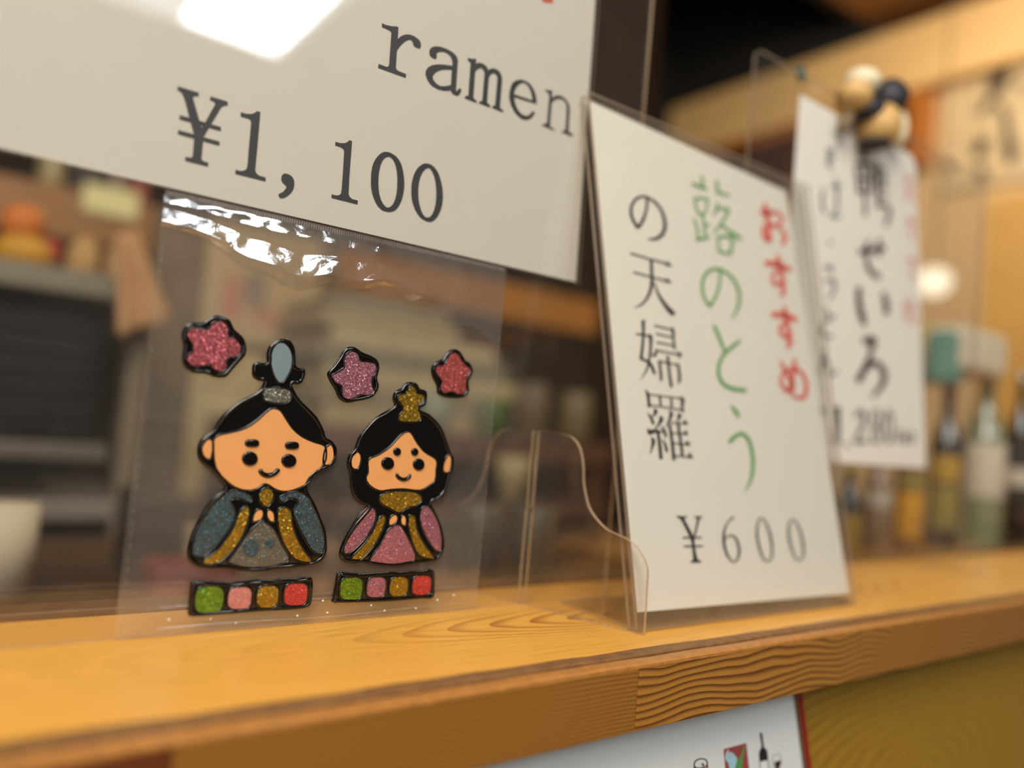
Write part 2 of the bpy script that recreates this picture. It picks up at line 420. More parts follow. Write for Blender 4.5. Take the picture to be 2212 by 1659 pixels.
# ================================================================ STRUCTURE
YE, YB = 0.250, 0.396       # counter ledge: front edge, back edge
def struct(o, label=None): o['kind'] = 'structure'; return o
X0, X1 = -0.9, 2.40
ZF, ZC = -1.15, 1.55
wd_ceil = plain('ceiling_boards', srgb(150, 100, 48), 0.6, var=0.15, scale=4)
struct(own_origin(bev_box('floor', -2.6, 2.6, -3.0, 2.5, ZF-0.05, ZF, plain('grey_floor', srgb(90, 78, 66), 0.5), b=0.002)))
struct(own_origin(bev_box('wall_back', -2.6, 2.6, 2.40, 2.50, ZF, ZC+0.6, plain('smoky_plaster', srgb(46, 36, 26), 0.9, spec=0.1, scale=3, var=0.2), b=0.002)))
struct(own_origin(bev_box('wall_right', 2.50, 2.60, 0.10, 2.40, ZF, 1.50, plain('tan_plaster', srgb(206, 170, 120), 0.8, scale=3, var=0.06), b=0.002)))
struct(own_origin(bev_box('ceiling', 1.2, 2.60, 0.0, 1.45, 1.56, 1.62, wd_ceil, b=0.002)))
blk = plain('opening_shade_black', srgb(16, 11, 8), 0.9)  # flat black paints in the shade of the opening above the beam
struct(own_origin(bev_box('shade_panel_4', -1.0, 2.499, 2.33, 2.399, 1.30, 2.60, blk, b=0.002)))
struct(own_origin(bev_box('shade_panel_5', 2.43, 2.50, 1.455, 2.329, 1.502, 2.60, blk, b=0.002)))
struct(own_origin(bev_box('shade_panel_6', -1.0, 2.60, 1.455, 2.60, 2.605, 2.65, blk, b=0.002)))  # unseen dark cover added to keep ambient light out of the opening
struct(own_origin(bev_box('shade_panel_7', -1.0, 2.429, 1.455, 1.50, 1.565, 2.60, blk, b=0.002)))

# ledge front wall under the overhang
YW = 0.272
struct(own_origin(bev_box('wall_front', X0, X1, YW, YW+0.02, -0.75, -0.0315, M_FRONT, b=0.0004)))

# counter ledge: top board, groove, worn lip, edging boards
ledge = thing('counter_ledge', (0.7, 0.32, -0.031), 'long varnished pine counter ledge with worn front edging', 'counter')
xs = np.linspace(X0, X1, 400)
bev_box('top_board', X0, X1, 0.2665, YB, -0.028, 0.0, M_TOP, ledge, b=0.0006)
def wavy_strip(name, y0, y1, z0, z1, mat, amp, seed):
    rs = np.random.RandomState(seed); n = len(xs)
    k = rs.randn(n)*amp; k = np.convolve(k, [.25, .5, .25], 'same'); k2 = np.convolve(rs.randn(n)*amp, [.25, .5, .25], 'same')
    v, f = [], []
    for i, x in enumerate(xs):
        v += [(x, y0+k[i]*.5, z0), (x, y0+k[i]*.5, z1-0.0006+k2[i]*.3), (x, y0+0.0012+k[i], z1+k2[i]*.4), (x, y1-0.0012+k2[i], z1+k[i]*.3), (x, y1, z0)]
    for i in range(n-1):
        for j in range(5):
            a = i*5+j; b = i*5+(j+1) % 5; f.append((a, b, b+5, a+5))
    f += [(0, 1, 2, 3, 4)[::-1], tuple((n-1)*5+j for j in range(5))]
    return mesh_obj(name, v, f, mat, ledge, smooth=False)
tag(wavy_strip('lip_strip', 0.2585, 0.2672, -0.010, 0.0004, M_LIP, 0.0004, 3), 'dark worn strip along the front of the ledge')
XJ = 0.270
XK = float(on_y(372, 1640, YE)[0])
M_FACE_D = edge_grain('edging_grain_red', 480.0, (srgb(112,56,22), srgb(70,30,10), srgb(92,44,16)), amp=0.004, contrast=0.6)
for nm, a, b, mt in (('edging_board', X0, XK-0.0002, M_FACE_D), ('edging_board', XK+0.0002, XJ-0.0002, M_FACE_L), ('edging_board', XJ+0.0002, 0.745, M_FACE_R), ('edging_board', 0.7454, X1, M_FACE_L)):
    bev_box(nm, a, b, YE, 0.2583, -0.031, -0.0022, mt, ledge, b=0.0005)
tag(wavy_strip('edging_cap', YE-0.0002, 0.2582, -0.0026, -0.0006, M_LIP2, 0.00035, 5), 'orange worn upper edge of the edging')
bev_box('core_board', X0, X1, 0.2586, 0.2664, -0.030, -0.0105, M_LIP, ledge, b=0.0003)
tag(bev_box('rear_rim', X0, X1, YB+0.0003, YB+0.016, -0.028, 0.0035, plain('dark_rim_wood', srgb(104, 70, 34), 0.4, var=0.3, scale=90), ledge, b=0.001), 'darker raised rim along the back of the ledge')

# ================================================================ PARTITIONS
def plate(name, x0, x1, y0, y1, z0, z1, parent, rc=0.006, notch=None, em=None):
    """acrylic plate in the XZ plane with rounded corners and pale edges, their glow put in as colour"""
    pl = Plane((0, y0, 0), (1, 0, 0), (0, 0, 1))
    P = []
    def arc(cx, cz, a0, a1):
        for k in range(7):
            a = math.radians(a0+(a1-a0)*k/6); P.append((cx+rc*math.cos(a), cz+rc*math.sin(a)))
    arc(x0+rc, z0+rc, 180, 270)
    if notch: P.extend([(notch[0], z0), (notch[0], notch[2]), (notch[1], notch[2]), (notch[1], z0)])
    arc(x1-rc, z0+rc, 270, 360); arc(x1-rc, z1-rc, 0, 90); arc(x0+rc, z1-rc, 90, 180)
    g = Geo(); g.slab(pl, P, -(y1-y0), 0.0, 0, mi=0, side=1)
    return g.obj(name, None, parent, mats=[M_ACR, em or M_EDGE])
YP = 0.3562
fc = on_z(1170, 1316, 0); XF = float(fc[0])*1.0
XFc = 0.2832
part1 = thing('acrylic_partition', (0.1, YP+0.001, 0.0), 'tall clear acrylic partition carrying the ramen price sheet and the sticker bag', 'partition')
plate('panel', -0.55, 0.3485, YP, YP+0.002, 0.0003, 0.60, part1, rc=0.005, notch=(XFc-0.0022, XFc+0.0022, 0.055))
# the curved foot crossing the panel, turned about 19 degrees
fd = np.array([0.181, -0.563, 0.0]); fd = fd/np.linalg.norm(fd)          # towards the viewer
FO = np.array([XFc, YP+0.001, 0.0])
fpl = Plane(FO, fd, (0, 0, 1))
cF = Crop(960, 860, 1440, 1400)
half = [(1325,1583),(1337,1400),(1345,1250),(1350,1150),(1333,1080),(1300,1020),(1260,970),(1210,932),(1150,905),(1080,870),(1010,800),(960,720),(935,620),(925,550),(922,440),(900,330),(850,262),(780,238)]
hp = [fpl.hit(*cF(*p)) for p in half]
hp = [(s, max(0.0003, z)) for s, z in hp]; hp[0] = (hp[0][0], 0.0003)
hp = hp[:1]+[tuple(q) for q in smooth_open(hp[1:], 4)]
zt = hp[-1][1]
slot = 0.0018
prof = [p for p in hp if p[0] > slot+0.001] + [(slot, zt+0.0005), (slot, 0.056), (-slot, 0.056), (-slot, zt+0.0005)] + [(-s, z) for s, z in reversed(hp) if s > slot+0.001]
g = Geo(); g.slab(fpl, prof, -0.0012, 0.0012, 0, mi=0, side=1)
tag(g.obj('foot', None, part1, mats=[M_ACR, M_EDGE]), 'curved clear foot slotted across the panel')
# foot at the unseen left end of the same panel
part3 = thing('acrylic_partition', (0.65, 0.359, 0.0), 'low clear acrylic partition with the duck noodle sheet clipped to it', 'partition')
plate('panel', 0.458, 0.8385, 0.358, 0.360, 0.0003, 0.392, part3, rc=0.008, em=M_EDGE2)
for xf in (0.52, 0.78):
    p2 = Plane((xf, 0.359, 0), (0, -1, 0), (0, 0, 1))
    for sg in (1, -1):
        q = [(sg*s*0.55, z*0.5+0.0001) for s, z in hp if s*0.55 > 0.0015]+[(sg*0.0015, zt*0.5), (sg*0.0015, 0.0003)]
        g = Geo(); g.slab(p2, q, -0.001, 0.001, 0, mi=0, side=1); g.obj('foot', None, part3, mats=[M_ACR, M_EDGE2])
scr = on_y(1731, 160, 0.357)
lathe_o = lathe('screw_cap', (scr[0], 0.3585, scr[2]), [(0.0001, 0)], M_EDGE, part3) if False else None
g = Geo(); ps = Plane((scr[0], 0.3578, scr[2]), (1, 0, 0), (0, 0, 1))
g.slab(ps, [(0.006*math.cos(a), 0.006*math.sin(a)) for a in np.linspace(0, 2*math.pi, 20, endpoint=False)], 0.0, 0.002, 0.0008)
g.obj('screw_cap', plain('grey_green_cap', srgb(100, 108, 96), 0.4), part3, smooth=True)

# ================================================================ RAMEN PRICE SHEET in its card case
sheet = thing('price_sheet', (0.152, 0.3545, 0.190), 'large white landscape sheet reading ramen 1,100 yen in a clear card case', 'sign')
pr = Plane((0, 0.3545, 0), (1, 0, 0), (0, 0, 1))
def grid_sheet(name, pl, c, nx, nz, mat, parent, wob, d=0.0, thick=0.00025, seed=1):
    """paper sheet from 4 corners (BL,BR,TR,TL in plane coords) with gentle waves"""
    rs = np.random.RandomState(seed); ph = rs.rand(6)*6
    v, f = [], []
    def pos(i, j, s):
        a, b = i/nx, j/nz
        p = (1-a)*(1-b)*np.array(c[0])+a*(1-b)*np.array(c[1])+a*b*np.array(c[2])+(1-a)*b*np.array(c[3])
        k = wob*(math.sin(7*a+3*b+ph[0])+0.6*math.sin(13*a-5*b+ph[1])+0.4*math.sin(4*a+11*b+ph[2]))
        return pl.at(p[0], p[1], d+k-s)
    for s in (0, thick):
        for j in range(nz+1):
            for i in range(nx+1): v.append(pos(i, j, s))
    N = (nx+1)*(nz+1)
    for j in range(nz):
        for i in range(nx):
            a = j*(nx+1)+i; q = (a, a+1, a+nx+2, a+nx+1); f.append(q); f.append(tuple(N+k for k in reversed(q)))
    for i in range(nx):
        for j in (0, nz):
            a = j*(nx+1)+i; f.append((a, a+N, a+1+N, a+1))
    for j in range(nz):
        for i in (0, nx):
            a = j*(nx+1)+i; b = a+nx+1; f.append((a, b, b+N, a+N))
    return mesh_obj(name, v, f, mat, parent, smooth=False)
sl, sr, sb, st = 0.0040, 0.3012, 0.1903, 0.4003
grid_sheet('paper', pr, [(sl, sb), (sr, sb), (sr-0.004, st), (sl, st)], 12, 10, M_PAPER, sheet, 0.00003)
g = Geo(); g.slab(pr, [(sl-0.004, sb-0.0012), (sr+0.0022, sb-0.0012), (sr-0.0015, st+0.004), (sl-0.004, st+0.004)], 0.0006, 0.0009, 0, mi=0, side=1)
g.obj('card_case', None, sheet, mats=[M_CASE, M_EDGE])
D_INK = 0.00022
T1, T2, T3 = Crop(370,180,590,400), Crop(580,280,780,460), Crop(780,300,980,500)
T4, T5 = Crop(800,30,1020,230), Crop(990,110,1250,310)
yen_parts = [
 [(105,48),(445,152),(440,215),(395,207),(360,218),(352,240),(400,410),(455,605),(492,728),(522,800),(522,880),(370,880),(362,820),(290,560),(230,320),(188,200),(172,165),(135,130),(97,110)],
 [(638,212),(918,300),(915,365),(875,362),(835,375),(805,400),(720,545),(640,680),(525,872),(450,872),(490,728),(555,630),(640,470),(712,345),(708,318),(690,300),(655,285),(625,272)],
 [(370,800),(522,800),(515,950),(502,1100),(490,1225),(500,1252),(535,1276),(602,1292),(597,1358),(222,1262),(226,1195),(290,1210),(328,1206),(345,1185),(368,900)],
 [(135,517),(808,712),(805,780),(130,585)], [(110,760),(785,950),(782,1018),(105,828)]]
one_a = [(1130,470),(1210,495),(1280,502),(1340,490),(1365,475),(1390,452),(1450,468),(1430,700),(1400,1050),(1365,1420),(1385,1465),(1430,1505),(1537,1535),(1532,1598),(1040,1475),(1042,1408),(1110,1425),(1170,1425),(1215,1405),(1235,1360),(1265,1000),(1297,650),(1290,605),(1265,580),(1200,560),(1127,540)]
comma = [(310,877),(360,880),(425,905),(475,950),(505,1010),(512,1070),(505,1140),(480,1210),(430,1275),(370,1325),(310,1357),(260,1368),(225,1355),(200,1320),(200,1285),(260,1255),(310,1215),(345,1165),(350,1130),(310,1090),(270,1045),(253,1000),(255,950),(270,905)]
one_b = [(1328,242),(1420,270),(1510,272),(1570,248),(1605,212),(1662,232),(1645,450),(1610,900),(1592,1290),(1615,1340),(1665,1385),(1775,1412),(1770,1488),(1250,1358),(1252,1288),(1330,1310),(1395,1308),(1435,1280),(1450,1220),(1475,900),(1502,450),(1495,400),(1470,370),(1410,340),(1325,315)]
z0o = [(430,232),(360,255),(280,330),(220,430),(185,560),(172,740),(180,900),(215,1040),(280,1180),(370,1275),(450,1302),(510,1310),(590,1290),(660,1225),(720,1110),(760,960),(773,800),(755,610),(715,450),(640,330),(550,265),(490,240)]
z0i = [(500,322),(450,328),(390,380),(345,480),(315,640),(308,800),(320,960),(350,1080),(400,1175),(450,1222),(495,1228),(550,1190),(600,1100),(635,950),(645,780),(640,620),(615,480),(575,385),(530,335)]
z1o = [(1140,440),(1070,470),(990,550),(930,680),(900,830),(897,990),(915,1130),(970,1280),(1050,1400),(1140,1465),(1220,1488),(1290,1470),(1370,1390),(1430,1260),(1462,1100),(1460,930),(1430,760),(1380,610),(1300,500),(1220,450)]
z1i = [(1195,525),(1150,545),(1090,620),(1045,740),(1025,880),(1025,1040),(1045,1180),(1090,1320),(1140,1390),(1190,1408),(1240,1390),(1290,1310),(1325,1190),(1342,1040),(1338,870),(1315,710),(1270,590),(1230,535)]
gp = Geo()
for i, q in enumerate(yen_parts): gp.flat(pr, [trace(pr, T1, q)], D_INK+i*1e-6)
gp.flat(pr, [trace(pr, T1, one_a)], D_INK); gp.flat(pr, [trace(pr, T2, comma, 3)], D_INK); gp.flat(pr, [trace(pr, T2, one_b)], D_INK)
gp.flat(pr, [trace(pr, T3, z0o, 3), trace(pr, T3, z0i, 3)], D_INK); gp.flat(pr, [trace(pr, T3, z1o, 3), trace(pr, T3, z1i, 3)], D_INK)
tag(gp.obj('printed_price', M_INK, sheet), 'printed price 1,100 yen in black serif figures')
lr = [(205,165),(240,185),(280,200),(380,222),(465,225),(502,242),(496,350),(490,450),(525,418),(560,395),(600,378),(640,370),(680,369),(720,375),(800,410),(865,460),(890,495),(902,530),(905,580),(895,615),(870,625),(810,600),(780,578),(765,550),(760,525),(748,490),(715,467),(670,470),(600,510),(530,580),(478,655),(470,700),(462,850),(455,960),(465,995),(500,1025),(638,1080),(635,1150),(135,968),(145,895),(270,945),(300,950),(322,940),(332,915),(352,640),(372,345),(365,322),(345,303),(300,280),(203,238)]
la = [(1185,582),(1235,586),(1280,597),(1340,620),(1400,647),(1450,675),(1500,712),(1535,750),(1557,795),(1568,850),(1560,950),(1545,1180),(1533,1370),(1540,1388),(1555,1375),(1575,1345),(1605,1333),(1630,1360),(1615,1410),(1585,1460),(1545,1470),(1490,1450),(1455,1415),(1435,1370),(1380,1380),(1300,1378),(1200,1350),(1100,1290),(1050,1235),(1012,1170),(985,1090),(990,1020),(1030,960),(1100,920),(1200,905),(1320,910),(1465,930),(1467,870),(1455,810),(1430,760),(1385,715),(1320,685),(1250,680),(1205,692),(1183,718),(1188,770),(1175,810),(1140,808),(1080,770),(1053,720),(1053,660),(1080,610),(1130,588)]
lah = [(1455,1005),(1360,1000),(1300,1002),(1250,1010),(1170,1050),(1120,1110),(1115,1140),(1130,1190),(1180,1250),(1250,1295),(1340,1295),(1400,1285),(1440,1270)]
lm = [(175,120),(240,145),(310,140),(320,155),(312,228),(345,215),(380,212),(420,222),(450,235),(485,260),(510,290),(540,345),(565,325),(590,312),(640,315),(680,328),(710,347),(745,385),(770,430),(785,510),(765,760),(745,1010),(760,1040),(805,1065),(795,1105),(600,1020),(605,985),(640,985),(655,965),(675,740),(695,500),(690,465),(675,430),(650,408),(610,405),(570,435),(545,490),(530,700),(515,920),(535,950),(570,970),(560,1015),(365,940),(372,905),(405,905),(425,885),(445,650),(465,420),(462,385),(445,340),(415,312),(380,312),(330,340),(300,390),(284,620),(268,840),(285,865),(325,890),(318,935),(112,850),(118,810),(155,810),(175,790),(195,500),(215,230),(200,195),(165,175)]
le = [(1090,515),(1130,515),(1170,525),(1220,547),(1260,575),(1300,615),(1330,660),(1360,715),(1380,770),(1392,825),(1400,880),(1400,955),(1200,893),(1000,830),(1005,880),(1018,940),(1040,1000),(1065,1050),(1095,1095),(1150,1145),(1210,1165),(1245,1158),(1275,1140),(1320,1090),(1350,1080),(1370,1110),(1350,1155),(1310,1200),(1260,1232),(1200,1240),(1150,1228),(1100,1200),(1020,1120),(970,1040),(935,960),(912,870),(907,800),(915,720),(950,600),(985,557),(1030,530)]
leh = [(1150,575),(1120,582),(1085,605),(1055,635),(1030,670),(1010,715),(1003,745),(1005,778),(1320,885),(1318,830),(1305,765),(1280,690),(1250,635),(1215,595),(1185,578)]
ln = [(1545,690),(1600,705),(1680,705),(1678,780),(1675,848),(1705,820),(1740,802),(1775,795),(1810,797),(1850,812),(1890,837),(1930,875),(1960,920),(1985,970),(1997,1030),(1985,1250),(1975,1430),(1995,1460),(2055,1505),(2040,1540),(1850,1460),(1860,1430),(1890,1430),(1912,1410),(1930,1180),(1937,1010),(1930,960),(1910,920),(1885,888),(1850,868),(1800,860),(1765,865),(1730,880),(1700,903),(1670,940),(1655,1140),(1640,1340),(1660,1370),(1725,1405),(1715,1430),(1500,1340),(1510,1310),(1560,1310),(1585,1280),(1605,1050),(1625,830),(1622,785),(1612,755),(1560,720)]
gp = Geo()
gp.flat(pr, [trace(pr, T4, lr)], D_INK); gp.flat(pr, [trace(pr, T4, la), trace(pr, T4, lah)], D_INK)
gp.flat(pr, [trace(pr, T5, lm)], D_INK); gp.flat(pr, [trace(pr, T5, le), trace(pr, T5, leh)], D_INK); gp.flat(pr, [trace(pr, T5, ln)], D_INK)
tag(gp.obj('printed_word', M_INK, sheet), 'printed word ramen in black serif letters')
gp = Geo(); ident = lambda x, y: (x, y)
gp.flat(pr, [trace(pr, ident, [(1166,-30),(1196,-24),(1194,7),(1172,4)])], D_INK)
gp.flat(pr, [trace(pr, ident, [(1120,-40),(1215,-20),(1214,-8),(1120,-28)])], D_INK)
tag(gp.obj('printed_red_mark', M_INKR, sheet), 'end of a red printed stroke')

# ================================================================ CELLOPHANE BAG
bag = thing('cellophane_bag', (0.16, 0.3535, 0.001), 'clear cellophane bag hung on the partition with gel stickers on it', 'bag')
pb = Plane((0, 0.3538, 0), (1, 0, 0), (0, 0, 1))
bl, br_, bt = 0.0702, 0.2492, 0.1890
g = Geo(); g.slab(pb, [(bl-0.0008, 0.0006), (br_, 0.0006), (br_+0.0005, bt), (bl+0.0002, bt)], -0.0003, 0.0, 0, mi=0, side=0)
g.obj('film', M_FILM, bag)
# crinkled fold along the top, coming off the film
rs = np.random.RandomState(11); nx, nz = 260, 40
cz_ = rs.rand(26, 6)
v, f = [], []
def low(a):   # lower border of the folded flap
    if a < 0.06: return 0.014
    if a < 0.30: return 0.014+0.016*(a-0.06)/0.24
    if a < 0.62: return 0.030-0.008*(a-0.30)/0.32
    return 0.022+0.018*(a-0.62)/0.38
for j in range(nz+1):
    for i in range(nx+1):
        a, b = i/nx, j/nz
        x = bl+(br_-bl)*a; z = bt-0.0025-b*low(a)*(1+0.05*math.sin(a*40))
        L_ = low(a); fa = 1.0 if a < 0.55 else max(0.15, 1-(a-0.55)*3.0)
        if b < 0.22: d = 0.0006+0.17*b*L_
        elif b < 0.42: d = 0.0006+0.17*0.22*L_-0.10*(b-0.22)*L_
        elif b < 0.80: d = 0.0006+0.0174*L_+0.19*(b-0.42)*L_
        else: d = (0.0006+0.0896*L_)*max(0.05, 1-(b-0.80)/0.18)
        d *= fa
        for k in range(26):
            ca, cb, w_, h_, an, sg = cz_[k]
            an = (an-0.5)*0.9
            u = (b-cb)*math.cos(an)-(a-ca)*3.2*math.sin(an); tt = (a-ca)*3.2
            d += 0.00045*(h_-0.35)*max(0, 1-abs(u)/(0.06+0.16*w_))*math.exp(-(tt/(0.15+0.5*sg))**2)
        d += 0.00010*math.sin(a*90+3*b)*math.sin(b*9)
        v.append(pb.at(x, z, max(0.0003, d)))
for j in range(nz):
    for i in range(nx):
        q = j*(nx+1)+i; f.append((q, q+nx+1, q+nx+2, q+1))
tag(mesh_obj('folded_flap', v, f, M_FOLD, bag, smooth=True), 'crinkled shiny fold at the top of the bag')
g = Geo(); n_r = 150
for i in range(n_r):
    x = bl+0.001+(br_-bl-0.002)*i/n_r
    g.slab(pb, [(x, bt-0.0024), (x+0.00062, bt-0.0024), (x+0.00062, bt-0.0002), (x, bt-0.0002)], 0.0, 0.0007, 0.0002)
o = g.obj('heat_seal', clear('seal_ridge', tint=(0.93, 0.9, 0.88), ior=1.6, haze=0.1, boost=1.6), bag); tag(o, 'fine ribbed heat seal'); o['kind'] = 'stuff'
for xx in (bl+0.0008, br_-0.0012):
    g = Geo()
    for k in range(34):
        z = 0.004+0.0048*k
        if xx < 0.1 and 0.080 < z < 0.135 and k % 3: continue
        ln_ = 0.0026 if k % 4 else 0.0034
        g.tube(pb, [(xx+0.0008, z), (xx+0.0009, z+ln_*0.5), (xx+0.0008, z+ln_)], 0.0004, 0.0004, 0.0001, closed=False)
    o = g.obj('side_seam', M_FOLD, bag, smooth=True); o['kind'] = 'stuff'
g = Geo()
for k in range(16):
    x = bl+0.02+0.0095*k*(1+0.1*math.sin(k*2.1)); z = 0.0075+0.004*math.sin(k*1.7)
    g.slab(pb, [(x+0.0006*math.cos(a), z+0.0005*math.sin(a)) for a in np.linspace(0, 2*math.pi, 8, endpoint=False)], 0.0, 0.0004, 0.0002)
o = g.obj('adhesive_spots', plain('dried_glue', srgb(235, 228, 215), 0.2, coat=0.6), bag, smooth=True); o['kind'] = 'stuff'
g = Geo()
for zz in (0.0035, 0.0125): g.tube(pb, [(bl+0.004+(br_-bl-0.006)*t, zz+0.0006*math.sin(t*9)) for t in np.linspace(0, 1, 60)], 0.00035, 0.0005, 0.0001, closed=False)
o = g.obj('bottom_crease', M_FOLD, bag, smooth=True)

# ================================================================ GEL STICKERS
CA = Crop(360, 660, 1060, 1360)
PS = Plane((0, 0.3536, 0), (1, 0, 0), (0, 0, 1))
def ell(cx, cy, rx, ry, n=18, p=1.0, skew=0.0):
    out = []
    for k in range(n):
        a = 2*math.pi*k/n; c, s = math.cos(a), math.sin(a)
        x = rx*math.copysign(abs(c)**p, c); y = ry*math.copysign(abs(s)**p, s)
        out.append((cx+x-skew*y, cy+y-skew*0.6*x))
    return out
def sticker(name, label, group, outer, fills, beads=(), bead=0.00105):
    o2 = trace(PS, CA, outer, 3)
    cxx = sum(p[0] for p in o2)/len(o2); czz = min(p[1] for p in o2)
    t = thing(name, (cxx, 0.3535, czz), label, 'sticker', group)
    g = Geo(); g.slab(PS, o2, 0.0, 0.0010, 0.0006)
    rim = inset(ccw(o2), bead*1.05)
    g.tube(PS, rim, bead, bead*1.05, 0.0007, True, vary=0.10)
    for nm, lab, mat, pts, sm in fills:
        q = trace(PS, CA, pts, sm)
        if mat is not M_BLK and nm != 'robe_patch': g.tube(PS, inset(ccw(q), -0.00045), 0.00062, 0.0011, 0.0007, True, vary=0.06)
    for pts in beads:
        P = [PS.hit(*CA(*p)) for p in pts]
        g.tube(PS, [tuple(x) for x in smooth_open(P, 4)], 0.0011, 0.0012, 0.0006, False, vary=0.05)
    g.obj('outline', M_BLK, t, smooth=True)
    for nm, lab, mat, pts, sm in fills:
        q = ccw(trace(PS, CA, pts, sm)); g = Geo()
        top = 0.00235 if mat is M_BLK else (0.0016 if nm == 'robe_patch' else 0.0014)
        g.slab(PS, q, 0.0006, top, 0.0007 if mat is M_BLK else 0.0003)
        ob = g.obj(nm, mat, t, smooth=(mat is M_BLK))
        if lab: tag(ob, lab)
    return t
G1 = 'gel doll stickers on the cellophane bag'
prince = [(600,168),(560,175),(525,205),(510,250),(512,290),(480,288),(448,292),(436,320),(440,365),(470,385),(495,390),(482,418),(462,440),(420,462),(360,495),(300,545),(260,595),(235,635),(195,665),(165,700),(155,745),(165,790),(200,825),(235,850),(262,885),(292,920),(280,950),(240,985),(200,1030),(165,1085),(135,1140),(112,1200),(100,1260),(110,1305),(150,1335),(210,1345),(300,1348),(380,1360),(460,1362),(560,1350),(650,1340),(730,1332),(785,1310),(812,1270),(818,1210),(808,1140),(785,1080),(755,1010),(722,945),(725,905),(760,865),(800,845),(845,820),(866,775),(862,720),(840,690),(812,672),(800,630),(770,575),(730,530),(690,490),(660,450),(640,405),(665,405),(690,395),(705,360),(705,330),(690,315),(660,310),(658,260),(650,215),(630,180)]
pf = [
 ('cap_fill','grey blue cap',M_GREY,[(575,193),(605,200),(630,235),(637,280),(628,330),(605,372),(578,396),(555,372),(538,330),(530,280),(537,235),(553,205)],3),
 ('hair_band','silver glitter hair band',M_SILV,[(500,432),(560,422),(615,432),(632,450),(628,480),(600,497),(545,497),(505,487),(492,465)],3),
 ('face','smooth peach face',M_SKIN,[(550,530),(575,540),(605,585),(640,635),(690,675),(750,702),(800,720),(807,760),(800,800),(775,835),(740,865),(715,905),(660,935),(600,948),(555,938),(520,915),(490,910),(455,935),(400,942),(345,925),(300,890),(262,850),(245,800),(240,740),(240,690),(268,665),(330,652),(400,630),(460,590),(500,555),(528,533)],3),
 ('ear','peach ear',M_SKIN,[(215,685),(188,700),(178,735),(190,770),(215,783),(228,740),(228,700)],3),
 ('ear','peach ear',M_SKIN,[(835,712),(812,730),(802,770),(803,810),(825,812),(848,785),(857,750),(852,722)],3),
 ('collar','gold glitter collar',M_GOLD,[(510,932),(535,950),(540,975),(530,1005),(503,1028),(480,1005),(470,975),(480,950)],3),
 ('hand','small peach hand',M_SKIN,[(480,1045),(488,1065),(478,1090),(450,1102),(438,1100),(445,1070),(460,1048)],3),
 ('hand','small peach hand',M_SKIN,[(520,1045),(540,1060),(545,1085),(542,1102),(525,1100),(512,1075),(512,1055)],3),
 ('sleeve','blue glitter sleeve',M_BLUE,[(300,955),(360,948),(410,965),(432,990),(415,1002),(370,985),(330,988),(325,1010),(345,1050),(335,1100),(300,1160),(240,1230),(190,1275),(145,1280),(130,1250),(140,1190),(170,1110),(210,1030),(255,980)],3),
 ('sleeve','blue glitter sleeve',M_BLUE,[(575,985),(610,965),(670,955),(715,980),(745,1030),(775,1090),(795,1150),(803,1210),(795,1250),(770,1268),(735,1240),(700,1180),(665,1110),(645,1050),(670,1010),(660,988),(620,985),(590,1003)],3),
 ('sash','gold glitter sash',M_GOLD,[(405,1030),(418,1050),(410,1100),(380,1180),(330,1250),(260,1310),(200,1322),(185,1305),(240,1270),(300,1200),(345,1130),(370,1060)],3),
 ('sash','gold glitter sash',M_GOLD,[(610,1035),(632,1060),(640,1130),(665,1200),(700,1260),(733,1300),(710,1310),(650,1290),(600,1220),(572,1140),(565,1060),(580,1038)],3),
 ('robe','grey blue glitter robe',M_BLUEG,[(480,1108),(500,1110),(545,1150),(580,1220),(620,1290),(590,1315),(500,1335),(400,1335),(330,1318),(315,1305),(365,1240),(420,1160)],3),
 ('robe_patch','darker blue patch on the robe',M_BLUE,ell(425,1238,44,46),1),
 ('robe_patch','darker blue patch on the robe',M_BLUE,ell(520,1215,28,26),1),
 ('eye','round black eye',M_BLK,ell(420,782,41,37),1), ('eye','round black eye',M_BLK,ell(619,793,39,35),1),
 ('eyebrow','short black eyebrow',M_BLK,ell(431,703,37,20,18,0.7),1), ('eyebrow','short black eyebrow',M_BLK,ell(635,715,36,20,18,0.7),1)]
sticker('doll_sticker', 'larger gel sticker of a seated emperor doll in a blue robe', G1, prince, pf)
def mouth(parent_name_label, pts, r=0.00115):
    P = [PS.hit(*CA(*p)) for p in pts]; g = Geo()
    g.tube(PS, [tuple(x) for x in smooth_open(P, 5)], r, 0.0011, 0.0013, False)
    return g
pr_t = [o for o in COL.objects if o.name.startswith('doll_sticker')][0]
mouth('', [(470,835),(483,857),(510,868),(540,862),(560,845),(568,832)]).obj('mouth', M_BLK, pr_t, smooth=True)
princess = [(1245,390),(1215,400),(1195,425),(1165,440),(1155,480),(1163,510),(1130,535),(1070,570),(1020,620),(980,675),(960,730),(930,765),(922,810),(935,860),(940,930),(960,985),(1000,1018),(1030,1025),(1005,1060),(960,1110),(920,1170),(890,1230),(882,1280),(910,1312),(1000,1318),(1080,1330),(1160,1338),(1240,1325),(1320,1315),(1385,1300),(1412,1250),(1415,1190),(1400,1120),(1375,1060),(1352,1010),(1400,985),(1430,940),(1445,880),(1460,830),(1462,780),(1442,725),(1425,670),(1395,610),(1340,555),(1292,530),(1320,510),(1330,470),(1322,435),(1295,425),(1280,400),(1260,392)]
